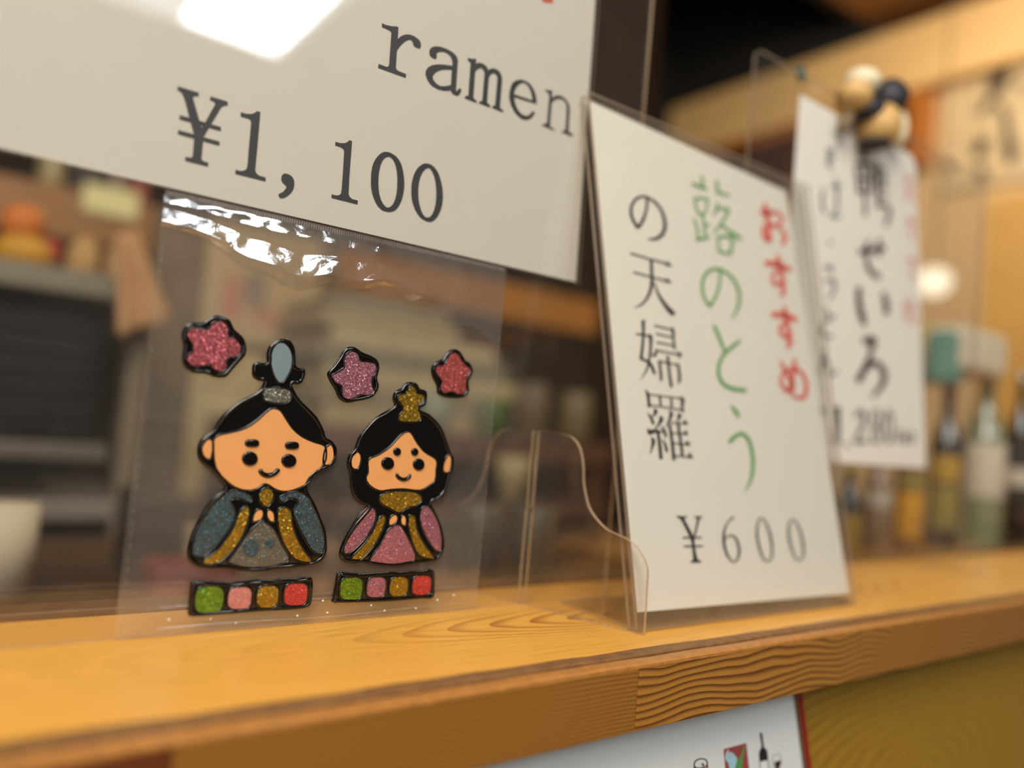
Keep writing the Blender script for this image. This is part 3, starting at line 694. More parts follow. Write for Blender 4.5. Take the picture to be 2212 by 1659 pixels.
qf = [
 ('crown','gold glitter crown',M_GOLD,[(1248,412),(1268,430),(1272,450),(1305,458),(1310,480),(1290,500),(1280,520),(1292,560),(1290,588),(1250,595),(1190,590),(1185,570),(1205,540),(1205,510),(1182,485),(1178,465),(1200,455),(1222,450),(1235,425)],3),
 ('face','smooth peach face',M_SKIN,[(1225,648),(1245,658),(1270,700),(1310,750),(1370,790),(1370,840),(1365,890),(1340,915),(1290,942),(1210,935),(1140,938),(1090,945),(1045,925),(1017,885),(1030,850),(1030,790),(1080,765),(1140,725),(1190,670)],3),
 ('ear','peach ear',M_SKIN,[(965,750),(985,765),(985,800),(970,835),(945,825),(942,785)],3),
 ('ear','peach ear',M_SKIN,[(1440,765),(1456,780),(1453,830),(1430,853),(1412,840),(1420,795)],3),
 ('collar','gold glitter collar',M_GOLD,[(1085,985),(1115,960),(1190,950),(1270,958),(1300,990),(1270,1020),(1220,1035),(1185,1058),(1140,1035),(1100,1015)],3),
 ('hand','small peach hand',M_SKIN,[(1165,1070),(1175,1090),(1160,1112),(1138,1122),(1135,1100),(1148,1078)],3),
 ('hand','small peach hand',M_SKIN,[(1205,1072),(1218,1090),(1215,1120),(1200,1118),(1195,1090)],3),
 ('sleeve','pink glitter sleeve',M_MAUVE,[(1030,1032),(1060,1050),(1062,1090),(1035,1150),(990,1210),(930,1262),(905,1262),(908,1220),(940,1150),(985,1080)],3),
 ('sleeve','pink glitter sleeve',M_MAUVE,[(1325,1025),(1350,1050),(1385,1110),(1402,1180),(1400,1240),(1380,1255),(1345,1215),(1310,1150),(1293,1090),(1300,1045)],3),
 ('sash','gold glitter sash',M_GOLD,[(1105,1075),(1112,1100),(1090,1160),(1050,1230),(990,1295),(950,1308),(948,1285),(1000,1230),(1050,1160),(1080,1095)],3),
 ('sash','gold glitter sash',M_GOLD,[(1245,1072),(1265,1085),(1275,1150),(1310,1220),(1355,1280),(1345,1292),(1290,1275),(1255,1210),(1235,1130),(1235,1085)],3),
 ('robe','rose pink glitter robe',M_PINK,[(1178,1122),(1205,1150),(1240,1215),(1265,1290),(1210,1315),(1130,1320),(1050,1310),(1040,1295),(1085,1230),(1130,1150)],3),
 ('eye','round black eye',M_BLK,ell(1124,807,33,33),1), ('eye','round black eye',M_BLK,ell(1282,812,30,31),1),
 ('eyebrow','small dot eyebrow',M_BLK,ell(1172,747,20,21),1), ('eyebrow','small dot eyebrow',M_BLK,ell(1262,748,19,20),1)]
t2 = sticker('doll_sticker', 'smaller gel sticker of a seated empress doll with gold crown and pink robe', G1, princess, qf)
mouth('', [(1167,857),(1180,878),(1205,889),(1230,880),(1241,861)], 0.001).obj('mouth', M_BLK, t2, smooth=True)
G2 = 'gel blossom stickers above the dolls'
fl1o = [(250,50),(210,65),(180,85),(120,88),(85,115),(75,160),(85,205),(78,270),(95,320),(140,345),(200,350),(250,368),(300,365),(335,330),(370,290),(400,250),(405,205),(385,160),(345,120),(320,75),(285,55)]
fl1i = [(265,82),(295,92),(310,120),(312,160),(345,170),(372,205),(372,240),(345,262),(312,262),(300,290),(300,320),(270,338),(238,325),(220,303),(190,305),(140,310),(110,295),(103,265),(130,240),(135,205),(110,170),(105,140),(130,118),(170,120),(210,125),(228,98)]
fl2o = [(940,210),(905,225),(885,260),(850,310),(820,345),(835,390),(860,430),(880,475),(920,498),(970,490),(1020,480),(1060,460),(1082,415),(1075,370),(1085,320),(1075,280),(1040,255),(1000,240),(970,218)]
fl2i = [(940,237),(972,250),(985,285),(1020,290),(1060,300),(1066,335),(1045,370),(1045,410),(1056,440),(1030,460),(985,455),(945,475),(907,476),(893,450),(893,410),(850,390),(843,360),(870,345),(905,320),(905,285),(915,255)]
fl3o = [(1465,222),(1430,240),(1405,275),(1370,290),(1352,325),(1360,370),(1380,410),(1385,450),(1420,470),(1470,475),(1520,468),(1545,435),(1540,390),(1562,350),(1560,315),(1530,290),(1510,250),(1490,230)]
fl3i = [(1465,242),(1490,255),(1505,285),(1540,300),(1550,332),(1530,365),(1525,400),(1525,438),(1490,455),(1455,440),(1415,448),(1398,425),(1405,385),(1375,345),(1378,312),(1415,305),(1435,275),(1445,250)]
sticker('blossom_sticker', 'largest deep rose gel blossom sticker at the upper left of the bag', G2, fl1o, [('petals',None,M_ROSE,fl1i,3)])
sticker('blossom_sticker', 'mauve pink gel blossom sticker between the two dolls', G2, fl2o, [('petals',None,M_MAUVE,fl2i,3)])
sticker('blossom_sticker', 'smallest coral gel blossom sticker at the upper right', G2, fl3o, [('petals',None,M_CORAL,fl3i,3)])
G3 = 'gel mat stickers under the dolls'
sq = lambda c, x, y, rx, ry: ('tile', c, None, ell(x, y, rx, ry, 24, 0.62, 0.06), 1)
def tiles(lst): return [('tile', lab, mt, ell(x, y, rx, ry, 24, 0.62, 0.06), 1) for lab, mt, x, y, rx, ry in lst]
sticker('mat_sticker', 'wider gel strip sticker of four coloured squares under the emperor doll', G3,
 [(135,1405),(230,1410),(330,1415),(395,1410),(460,1403),(530,1405),(600,1396),(670,1395),(735,1388),(745,1420),(742,1480),(735,1530),(690,1550),(560,1560),(420,1568),(260,1582),(130,1590),(108,1570),(115,1480),(122,1425)],
 tiles([('green glitter square',M_GREEN,215,1503,72,68),('pale pink glitter square',M_LPINK,370,1495,60,57),('gold glitter square',M_GOLD,513,1488,55,56),('red glitter square',M_RED,657,1476,60,57)]))
sticker('mat_sticker', 'narrower gel strip sticker of four coloured squares under the empress doll', G3,
 [(880,1362),(940,1368),(1000,1372),(1060,1367),(1130,1362),(1180,1363),(1240,1358),(1300,1356),(1360,1352),(1368,1400),(1362,1490),(1300,1500),(1180,1510),(1040,1518),(860,1520),(848,1500),(860,1430),(868,1380)],
 tiles([('green glitter square',M_GREEN,940,1448,57,58),('pink glitter square',M_MAUVE,1068,1440,48,52),('gold glitter square',M_GOLD,1183,1437,46,50),('red glitter square',M_RED,1300,1430,48,50)]))

# ================================================================ MENU STAND (leaning L-shaped acrylic)
lean = math.radians(11.2)
B0 = on_z(1378, 1366, 0)
pn = Plane((0.30, B0[1], 0.0), (1, 0, 0), (0, math.sin(lean), math.cos(lean)))
stand = thing('menu_stand', (0.41, 0.31, 0.0), 'leaning clear acrylic menu stand holding the fuki tempura 600 yen sheet', 'menu stand')
TLc, TRc, BLc, BRc = [pn.hit(*p) for p in ((1276,217.6),(1697.6,412),(1378,1323),(1835.5,1282))]
x0s = BLc[0]-0.0008; x1s = BRc[0]+0.0016; zts = TLc[1]+0.0035
for nm, d0, d1 in (('front_plate', 0.0008, 0.0028), ('back_plate', -0.0046, -0.0024)):
    g = Geo(); g.slab(pn, [(x0s-0.0028, 0.0012), (x1s, 0.0012), (x1s+0.001, zts), (min(TLc[0], x0s)-0.0036, zts)], d0, d1, 0, mi=0, side=1)
    g.obj(nm, None, stand, mats=[M_ACR, M_EDGE2])
b = bev_box('base_plate', 0.30+x0s-0.0012, 0.30+x1s, B0[1]-0.001, B0[1]+0.062, 0.0003, 0.0021, None, stand, b=0.0004, mats=[M_ACR, M_EDGE2], midx=[0, 0, 1, 1, 1, 1])
menu = thing('menu_sheet', (0.41, 0.31, 0.01), 'white portrait sheet with green and black brush lettering and price 600 yen', 'sign')
grid_sheet('paper', pn, [BLc, BRc, TRc, TLc], 14, 18, M_PAPER2, menu, 0.00005, d=-0.0004)
DM = 0.00006
S1, S2, S3, S4 = Crop(1340,400,1500,560), Crop(1340,540,1500,700), Crop(1360,690,1520,850), Crop(1380,840,1540,1000)
S5, S6, S7, S8 = Crop(1480,370,1640,570), Crop(1490,560,1650,700), Crop(1510,690,1670,880), Crop(1540,870,1700,1080)
S9, S10, S11, S12 = Crop(1440,1090,1760,1240), Crop(1620,420,1760,580), Crop(1630,540,1770,700), Crop(1640,650,1780,890)
def tri(g, pl, c, a, b_, c_, d=DM): g.flat(pl, [trace(pl, c, [a, b_, c_])], d)
def run(g, pl, crop, lst, d=DM, scale=1.14):
    for s in lst: stroke(g, pl, crop, s, d, scale=scale)
gk = Geo()
run(gk, pn, S1, [[(600,300,50),(597,400,55),(588,520,52),(545,680,58),(480,830,66),(400,950,62)],[(400,955,60),(300,800,55),(245,640,58),(250,480,58),(320,340,52),(430,260,48),(560,255,45),(700,320,45),(830,430,48),(930,580,56),(985,760,66),(1000,930,74),(950,1080,76),(850,1170,66),(740,1205,46),(610,1200,16)]])
run(gk, pn, S2, [[(225,70,30),(640,190,26),(1000,290,30)],[(290,490,30),(640,585,26),(1000,680,30)],[(690,225,62),(703,480,62),(710,680,66),(680,880,62),(600,1070,52),(480,1210,36),(310,1290,8)],[(755,720,20),(830,930,40),(920,1100,58),(1040,1270,78),(1160,1400,92),(1225,1430,50)]])
tri(gk, pn, S2, (985,330), (1060,240), (1165,375)); tri(gk, pn, S2, (975,705), (1050,620), (1155,750))
run(gk, pn, S3, [[(305,10,70),(310,300,52),(285,650,55),(255,890,60)],[(255,870,40),(420,945,42),(500,1050,58),(565,1215,50)],[(150,320,30),(300,335,28),(420,365,30)],[(430,340,60),(475,410,66),(472,650,50),(440,900,46),(380,1130,34),(250,1345,8)],[(550,130,26),(930,220,26)],[(940,180,50),(975,270,66),(985,420,46),(1000,600,50),(1020,660,40)],[(590,315,24),(950,395,24)],[(600,505,24),(960,575,24)],[(610,660,40),(570,800,50),(510,770,30)],[(610,690,24),(1060,775,26)],[(1060,760,50),(1110,760,60),(1140,800,50),(1105,860,30)],[(850,820,60),(868,950,52),(900,1250,52),(940,1510,58)],[(660,915,44),(690,1100,48),(712,1365,50)],[(660,935,24),(1060,1005,26)],[(1075,985,50),(1110,1150,52),(1122,1330,58),(1100,1425,40)]])
run(gk, pn, S4, [[(155,15,16),(205,130,60),(222,260,56),(238,405,58)],[(200,112,20),(560,160,20),(930,205,20)],[(930,185,50),(985,255,74),(970,400,50),(1000,515,40)],[(250,358,20),(600,410,20),(960,470,22)],[(470,155,40),(492,380,40)],[(720,200,40),(742,415,40)],[(340,440,20),(380,505,74),(345,570,50),(305,615,16)],[(195,535,10),(270,640,44),(335,785,52)],[(470,600,20),(505,680,80),(440,800,42),(350,930,20)],[(505,835,16),(570,930,46),(612,1075,46)],[(200,880,8),(245,965,86),(340,940,66),(440,950,44),(540,958,20)],[(425,960,56),(470,1250,62),(500,1565,68)],[(280,1080,16),(325,1170,76),(300,1300,44),(250,1465,8)],[(525,1120,10),(590,1240,46),(632,1405,54)],[(685,485,20),(725,560,76),(690,680,50),(605,855,16)],[(690,790,54),(722,1000,56),(760,1300,60),(790,1590,64)],[(870,545,20),(912,605,76),(868,705,30)],[(880,740,50),(912,1000,54),(950,1250,52),(978,1495,54)],[(700,745,20),(1090,785,20)],[(740,982,20),(1100,1020,20)],[(770,1212,20),(1150,1255,20)],[(800,1492,20),(1210,1540,22)]])
tri(gk, pn, S4, (975,770), (1030,680), (1115,795)); tri(gk, pn, S4, (985,1000), (1045,910), (1115,1025)); tri(gk, pn, S4, (1025,1235), (1085,1145), (1165,1262)); tri(gk, pn, S4, (1075,1520), (1135,1415), (1225,1548))
tag(gk.obj('black_lettering', M_INK, menu), 'black characters of the dish name')
gg = Geo()
run(gg, pn, S5, [[(120,215,44),(250,270,44),(395,325,36)],[(300,90,44),(322,300,46)],[(560,160,48),(592,400,46)],[(555,365,44),(680,405,38),(810,430,30)],[(155,480,36),(400,510,36),(345,770,34)],[(165,490,34),(235,745,34),(345,760,34)],[(312,780,38),(370,1180,36)],[(345,975,36),(450,950,24)],[(165,850,32),(212,1010,38),(235,1200,38)],[(195,1225,48),(320,1205,44),(455,1180,24)],[(580,560,42),(565,680,42),(500,785,26)],[(590,660,32),(770,690,50),(700,850,42),(620,980,38),(495,1105,26)],[(620,930,32),(780,1060,44),(900,1140,60),(1010,1215,50)],[(580,1165,38),(612,1450,40)],[(585,1165,36),(835,1195,50),(812,1480,46)],[(600,1440,38),(815,1480,42)]])
run(gg, pn, S6, [[(775,290,60),(770,500,60),(740,750,62),(650,980,64),(520,1210,66)],[(520,1215,62),(380,1000,60),(320,750,66),(340,520,70),(450,330,72),(620,245,70),(800,265,66),(980,370,66),(1130,530,70),(1230,730,72),(1270,950,76),(1250,1180,70),(1180,1350,58),(1060,1520,24)]])
run(gg, pn, S7, [[(280,110,50),(360,280,56),(420,440,54),(490,610,46)],[(775,395,54),(620,520,60),(490,640,56),(400,780,56),(365,950,56),(390,1100,58),(470,1220,62),(620,1300,66),(760,1325,70),(890,1335,66)]])
run(gg, pn, S8, [[(300,40,12),(385,140,60),(450,250,40)],[(280,675,60),(370,580,58),(480,525,56),(560,570,56),(630,680,54),(670,850,56),(687,1040,56),(670,1220,52),(620,1380,38),(535,1515,12)]])
tag(gg.obj('green_lettering', M_INKG, menu), 'green brush characters')
OSU = [
 (S10, [[(225,385,80),(400,405,90),(590,390,56)],[(325,190,50),(375,420,86),(410,700,80),(440,1000,80),(400,1060,40)],[(520,370,46),(640,420,54),(722,540,56),(650,670,60),(430,690,74)],[(300,700,60),(300,850,60),(350,980,60),(440,1050,60)],[(620,730,40),(755,850,56),(790,980,70),(730,1110,76)]]),
 (S11, [[(225,280,80),(500,320,100),(700,400,86),(830,455,60)],[(515,100,40),(540,300,90),(600,520,80),(640,750,76),(640,950,76),(600,1030,50)],[(480,450,60),(405,600,54),(460,760,60),(600,740,60)]]),
 (S12, [[(185,200,56),(400,215,70),(565,290,50)],[(370,80,34),(395,250,62),(430,400,54),(460,560,58),(440,705,54)],[(350,340,46),(310,430,40),(370,530,44),(440,520,46)]]),
 (S12, [[(315,895,26),(370,1000,38),(450,1150,48),(500,1250,60),(480,1370,50)],[(520,860,36),(530,1000,46),(490,1180,50),(440,1350,50),(345,1260,42),(325,1150,36),(380,1060,40),(500,1010,44),(620,1060,40),(690,1180,44),(705,1320,48),(660,1440,52),(560,1440,34),(480,1400,36)]])]
gr = Geo()
for c, l in OSU: run(gr, pn, c, l, scale=1.3)
tag(gr.obj('red_lettering', M_INKR, menu), 'bold red characters at the right margin')
gy = Geo()
gy.flat(pn, [trace(pn, S9, [(150,165),(310,174),(308,188),(270,198),(268,220),(340,350),(415,500),(422,620),(440,720),(465,815),(518,848),(518,862),(358,862),(360,845),(400,820),(388,700),(372,560),(350,490),(230,245),(190,195),(150,182)])], DM)
gy.flat(pn, [trace(pn, S9, [(415,172),(535,174),(533,190),(495,210),(430,470),(412,505),(398,495),(455,222),(450,197),(415,188)])], DM)
for q in ([(240,480),(525,480),(525,501),(242,501)], [(258,609),(540,609),(540,630),(260,630)]): gy.flat(pn, [trace(pn, S9, q)], DM)
run(gy, pn, S9, [[(1000,190,30),(930,240,18),(880,330,24),(855,430,32),(855,560,36),(880,680,33),(930,790,24),(1000,855,16),(1060,810,24),(1085,700,33),(1070,600,31),(1030,500,26),(960,455,18),(900,490,16),(870,530,10)]])
stroke(gy, pn, S9, [(1415,198,16),(1460,240,22),(1520,360,30),(1562,520,34),(1578,680,32),(1560,800,24),(1510,848,16),(1450,810,22),(1400,690,30),(1358,520,34),(1350,370,32),(1372,240,22)], DM, closed=True)
stroke(gy, pn, S9, [(1890,218,16),(1932,260,22),(1990,380,30),(2028,530,34),(2045,680,32),(2030,790,24),(1980,832,16),(1920,790,22),(1868,660,30),(1828,500,34),(1822,360,32),(1846,255,22)], DM, closed=True)
tag(gy.obj('printed_price', M_INK, menu), 'printed price 600 yen')

# ================================================================ DUCK NOODLE SHEET (behind) and the clip figure
psn = Plane((0.45, 0.3555, 0.0), (1, 0, 0), (0, 0, 1))
s3c = [psn.hit(*p) for p in ((1765,1003),(2000,1006),(1978,330),(1728,204))]
s3 = thing('menu_sheet', (0.62, 0.3555, 0.10), 'blurred white sheet with brown lettering and price 1,280 yen at the right', 'sign')
xl = min(s3c[0][0], s3c[3][0]); xr = s3c[1][0]
xr_t = s3c[2][0]; zb = (s3c[0][1]+s3c[1][1])/2; ztp = s3c[3][1]
poly = [(xl, zb), (xr, zb)] + [(xr+(xr_t-xr)*0.95-0.016*(1-math.cos(a)), ztp-0.016+0.016*math.sin(a)) for a in np.linspace(0, math.pi/2, 8)] + [(xl, ztp)]
g = Geo(); g.slab(psn, poly, -0.0002, 0.0002, 0); g.obj('paper', M_PAPER2, s3)
DN = 0.0005
A13, A14 = Crop(1740,280,2020,600), Crop(1740,560,2020,1020)
M_BRN = plain('brown_ink', srgb(86, 62, 56), 0.6, var=0.05); M_GR = plain('grey_ink', srgb(112, 112, 108), 0.6, var=0.05); M_PNK = plain('faded_red_ink', srgb(226, 112, 100), 0.6, var=0.05)
gb = Geo()
run(gb, psn, A13, [[(560,390,40),(575,560,44),(590,720,40)],[(560,395,36),(735,405,36),(725,700,38)],[(575,550,30),(730,560,30)],[(650,395,34),(665,970,40)],[(590,710,30),(725,700,30)],
 [(800,370,34),(800,600,40),(815,880,44)],[(790,430,30),(870,445,30),(870,640,34)],[(795,530,24),(870,540,24)],[(800,640,28),(900,655,28)],[(805,740,28),(910,755,28)],[(810,850,34),(910,860,40),(930,960,46),(890,1080,34)],
 [(590,1370,66),(740,1350,60),(890,1330,60)],[(820,1220,46),(810,1430,40)],[(690,1240,50),(680,1450,50),(720,1580,60),(830,1660,60)]], DN, 1.0)
run(gb, psn, A14, [[(410,215,40),(415,350,44),(440,460,48),(460,520,24)],[(600,260,30),(625,350,44),(625,430,40)],[(440,640,44),(520,630,56),(500,740,34),(460,850,44),(400,955,50)],[(450,860,44),(530,805,40),(590,850,44),(610,930,44),(570,1010,36),(510,1075,18)]], DN)
tag(gb.obj('brown_lettering', M_BRN, s3), 'large brown characters')
ggr = Geo()
run(ggr, psn, A13, [[(220,230,26),(310,220,26),(230,310,22),(320,310,22),(240,370,26),(300,440,26)],[(190,670,26),(180,820,30),(205,940,26)],[(280,640,22),(390,630,22)],[(330,550,26),(350,700,30),(340,900,28),(280,970,26),(390,980,26)],[(260,1240,26),(285,1290,26)],[(200,1540,24),(300,1530,26)]], DN)
run(ggr, psn, A14, [[(150,60,18),(210,90,18)],[(140,170,18),(210,160,24),(220,240,22),(170,320,14)],[(150,380,18),(180,450,22)],[(230,440,18),(140,500,24),(130,580,24),(210,610,24)],[(160,680,18),(110,880,24),(160,780,20),(190,900,24),(250,860,16)],
 [(110,1150,22),(140,1210,22)],[(245,1150,50),(240,1440,46)],[(205,1190,20),(245,1150,24)],[(310,1430,26),(325,1470,18)],[(375,1230,20),(420,1180,28),(455,1230,34),(430,1320,30),(380,1420,24)],[(380,1425,30),(480,1420,26)]], DN)
for cx_, rx_, r2 in ((545,32,62), (645,30,124)):
    for cyy, ryy in (((1240, 62), (1370, 62)) if r2 == 62 else ((1305, 124),)):
        stroke(ggr, psn, A14, [(cx_+rx_*math.cos(a), cyy+ryy*math.sin(a), 24) for a in np.linspace(0, 2*math.pi, 12, endpoint=False)], DN, closed=True)
run(ggr, psn, A14, [[(715,1340,16),(715,1440,16)],[(715,1345,14),(765,1345,14),(765,1440,16)],[(715,1390,12),(765,1390,12)],[(785,1370,14),(785,1440,14)],[(800,1360,12),(850,1360,12)],[(825,1340,12),(825,1440,14)],[(800,1400,12),(860,1400,12)]], DN)
tag(ggr.obj('grey_lettering', M_GR, s3), 'small grey characters and the price 1,280 yen')
grr = Geo()
boxes = [((1952,372),(1975,440)), ((1955,462),(1978,525)), ((1958,548),(1980,612)), ((1950,640),(1980,698))]
for (c, l), (b0, b1) in zip(OSU, boxes):
    xa = [p[0] for s in l for p in s]; ya = [p[1] for s in l for p in s]
    def mp(x, y, xa=xa, ya=ya, b0=b0, b1=b1): return (b0[0]+(x-min(xa))/(max(xa)-min(xa))*(b1[0]-b0[0]), b0[1]+(y-min(ya))/(max(ya)-min(ya))*(b1[1]-b0[1]))
    run(grr, psn, mp, l, DN, 0.8)
tag(grr.obj('red_lettering', M_PNK, s3), 'faded red characters at the right margin')
# carved figure on the clip
fx = on_y(1880, 235, 0.351)
fig = thing('clip_figure', (fx[0], 0.350, fx[2]-0.03), 'small carved owl-like wooden figure clipped over the top of the right sheet', 'figurine')
def blob(name, px, py, rx, ry, mat, y=0.346, depth=None, tilt=0.0):
    c = on_y(px, py, y); k = np.linalg.norm(c-O3)/F*0.97
    a, b = rx*k*1.7, ry*k*1.15; dd = depth or a
    bm = bmesh.new(); bmesh.ops.create_uvsphere(bm, u_segments=20, v_segments=14, radius=1.0)
    off = root_loc(fig)
    for vtx in bm.verts:
        q = Vector((vtx.co.x*a, vtx.co.y*dd, vtx.co.z*b*(1+0.06*math.sin(vtx.co.x*5)))); q.rotate(Matrix.Rotation(tilt, 3, 'Y'))
        vtx.co = q+Vector((float(c[0]), float(c[1]), float(c[2])))-off
    me = bpy.data.meshes.new(name); bm.to_mesh(me); bm.free(); me.materials.append(mat)
    me.polygons.foreach_set('use_smooth', [True]*len(me.polygons))
    o = bpy.data.objects.new(name, me); COL.objects.link(o); o.parent = fig; return o
M_TAN = plain('honey_wood', srgb(222, 178, 110), 0.5, var=0.12); M_CRM = plain('cream_paint', srgb(240, 226, 190), 0.5); M_NAVY = plain('navy_paint', srgb(44, 42, 50), 0.5)
tag(blob('head', 1862, 178, 20, 24, M_CRM, 0.344), 'cream head'); tag(blob('shoulder', 1845, 208, 20, 24, M_TAN, 0.344, tilt=0.3), 'honey coloured shoulder')
tag(blob('wing', 1922, 212, 20, 34, M_NAVY, 0.343, tilt=0.5), 'navy wing'); tag(blob('body', 1898, 272, 25, 38, M_TAN, 0.342, tilt=-0.1), 'honey coloured belly')
tag(blob('wing', 1868, 236, 22, 20, M_NAVY, 0.345, tilt=-0.5), 'dark wing'); tag(blob('side', 1938, 275, 12, 32, M_CRM, 0.345, tilt=-0.1), 'cream flank')
tag(blob('feet', 1888, 312, 18, 8, M_NAVY, 0.342), 'dark feet'); tag(blob('tail', 1828, 262, 8, 26, plain('bark_brown', srgb(120, 98, 70), 0.6), 0.347, tilt=0.5), 'brown tail')
cc = on_y(1895, 225, 0.352)
bev_box('clip', cc[0]-0.010, cc[0]+0.010, 0.3475, 0.3550, cc[2]-0.012, cc[2]+0.020, M_TAN, fig, b=0.001)

# ================================================================ MENU BOARD below the ledge
pm = Plane((0.3, 0.2712, 0), (1, 0, 0), (0, 0, 1))
S15 = Crop(1400,1480,1800,1659)
mb = thing('drinks_menu', (0.28, 0.271, -0.17), 'white drinks menu board with red border fixed below the ledge', 'menu')
tr_, br2 = pm.hit(1707, 1530), pm.hit(1724, 1659)
slope = (br2[0]-tr_[0])/(tr_[1]-br2[1])
def xat(z): return tr_[0]+(tr_[1]-z)*slope
zt0, zb0 = -0.034, -0.24
g = Geo(); g.slab(pm, [(-0.30, zb0), (xat(zb0)+0.0115, zb0), (xat(zt0)+0.0115, zt0), (-0.30, zt0)], 0.0, 0.0016, 0.0004); tag(g.obj('backing_board', plain('red_card', srgb(150, 22, 24), 0.4), mb), 'red backing showing at the right edge')
g = Geo(); g.slab(pm, [(-0.30, zb0), (xat(zb0)+0.0055, zb0), (xat(zt0)+0.0055, zt0), (-0.30, zt0)], 0.0017, 0.0026, 0.0003); g.obj('sleeve_edge', plain('brown_sleeve', srgb(112, 84, 56), 0.4), mb)
g = Geo(); g.slab(pm, [(-0.30, zb0), (xat(zb0), zb0), (xat(zt0), zt0), (-0.30, zt0)], 0.0027, 0.0034, 0.0002); g.obj('white_sheet', plain('cool_white_card', srgb(228, 229, 228), 0.5, var=0.02), mb)
DD = 0.0035
cols = [M_INK, plain('print_red', srgb(158, 72, 70), 0.5), plain('print_blue', srgb(168, 206, 216), 0.5), plain('print_green', srgb(88, 152, 82), 0.5), plain('print_white', srgb(236, 236, 236), 0.5), plain('print_yellow', srgb(224, 176, 84), 0.5), plain('print_wine', srgb(62, 30, 38), 0.5)]
pm2 = pm
g = Geo()
def fl(pts, mi, lv=0, sm=0): g.flat(pm2, [trace(pm2, S15, pts, sm)], DD+lv*2e-5, mi)
fl([(490,930),(648,900),(655,1010),(495,1010)], 5, 0); fl([(490,940),(590,975),(590,1010),(495,1010)], 4, 1)
fl([(487+0,915),(500,870),(560,845),(620,855),(643,890),(630,930),(570,955),(510,950)], 4, 2, 3)
stroke(g, pm2, S15, [(487,920,16),(505,872,16),(565,847,16),(622,858,16),(643,895,16),(628,935,16),(565,958,16),(505,952,16)], DD+6e-5, 0, closed=True)
stroke(g, pm2, S15, [(640,900,14),(648,950,14),(650,1010,14)], DD+6e-5, 0); stroke(g, pm2, S15, [(488,930,14),(492,1010,14)], DD+6e-5, 0)
fl([(570,905),(600,900),(608,930),(590,940)], 0, 3)
fl([(838,735),(1110,662),(1132,850),(1150,1010),(862,1010)], 1, 0)
fl([(905,765),(960,790),(1000,850),(992,920),(950,1000),(920,1000),(895,900),(862,865),(858,820)], 2, 1, 2)
stroke(g, pm2, S15, [(900,742,10),(875,775,12),(868,820,10)], DD+4e-5, 4)
fl([(1088,690),(1108,700),(1085,770),(1068,840),(1062,920),(1062,1010),(962,1010),(985,920),(1002,868),(1050,800)], 3, 1)
fl([(1268,546),(1300,542),(1318,690),(1322,712),(1355,745),(1366,790),(1370,858),(1268,878),(1260,800),(1270,750),(1292,712),(1290,680)], 0, 1)
fl([(1266,878),(1372,858),(1392,1010),(1276,1010)], 0, 1); fl([(1276,884),(1362,868),(1380,1010),(1284,1010)], 4, 2)
stroke(g, pm2, S15, [(1432,812,6),(1475,798,6),(1512,802,6),(1522,850,6),(1524,890,6),(1508,950,6),(1480,988,6),(1450,968,6),(1432,910,6),(1428,860,6)], DD+3e-5, 0, closed=True)
fl([(1446,888),(1522,868),(1518,920),(1500,965),(1482,982),(1458,960),(1450,920)], 6, 1); stroke(g, pm2, S15, [(1480,985,10),(1478,1015,10)], DD+3e-5, 0)
tag(g.obj('printed_drinks', None, mb, mats=cols), 'printed can, sake set, wine bottle and wine glass')

# ================================================================ KITCHEN behind (all out of focus)
def kbox(name, px0, py0, px1, py1, y, depth, mat, label=None, cat=None, b=0.004, parent=None, group=None, rest=None):
    cx_, cy_ = (px0+px1)/2, (py0+py1)/2
    xa, xb = on_y(px0, cy_, y)[0], on_y(px1, cy_, y)[0]; za, zb_ = on_y(cx_, py1, y)[2], on_y(cx_, py0, y)[2]
    if rest is not None: za = rest
    o = bev_box(name, float(xa), float(xb), y, y+depth, float(za), float(zb_), mat, parent, b=b)
    if parent is None: own_origin(o)
    if label and cat: tag(o, label, cat, group)
    elif label: tag(o, label)
    return o
YK = 1.60
beam_m = plain('honey_beam', srgb(158, 104, 40), 0.4, var=0.12, scale=8)
# long back beam with things standing on it
za, zb_ = on_y(300, 500, YK)[2], on_y(300, 445, YK)[2]
zb_hi = on_y(100, 395, YK)[2]; zb_lo = on_y(1150, 700, YK)[2]; zb_lo = max(zb_lo, on_y(50, 500, YK)[2]-0.012)
print('beam z', zb_lo, zb_hi)
shelf = thing('wall_shelf', (0.6, YK+0.1, float(zb_lo)), 'long honey wood shelf beam across the back of the kitchen', 'shelf')
bev_box('shelf_board', -0.6, 1.45, YK, YK+0.09, float(zb_lo), float(zb_hi), beam_m, shelf, b=0.003)
for xx in (-0.5, 0.5, 1.35): bev_box('bracket', xx-0.02, xx+0.02, YK+0.09, 2.40, float(zb_lo)-0.04, float(zb_lo), beam_m, shelf, b=0.003)
lbl = kbox('price_tag', 178, 405, 300, 465, YK-0.006, 0.005, plain('pale_yellow_card', srgb(238, 226, 160), 0.5), 'pale yellow card fixed to the face of the wall shelf', 'tag', b=0.001)
def onshelf(name, px, wpx, hgt, mat, label, cat, round_=False, y=YK+0.01, zt=None):
    c = on_y(px, 420, y); k = wpx/F*np.linalg.norm(c-O3); zt_ = float(zb_hi) if zt is None else zt
    if round_:
        o = lathe(name, (c[0], y+0.035, zt_), [(k*.42,0),(k*.5,hgt*.1),(k*.5,hgt*.6),(k*.25,hgt*.8),(k*.2,hgt)], mat)
    else: o = bev_box(name, c[0]-k/2, c[0]+k/2, y, y+0.06, zt_, zt_+hgt, mat, b=0.004)
    own_origin(o); return tag(o, label, cat)
onshelf('vase', 112, 46, 0.13, plain('cream_glaze', srgb(186, 168, 120), 0.3), 'pale cream vase standing on the wall shelf', 'vase', True)
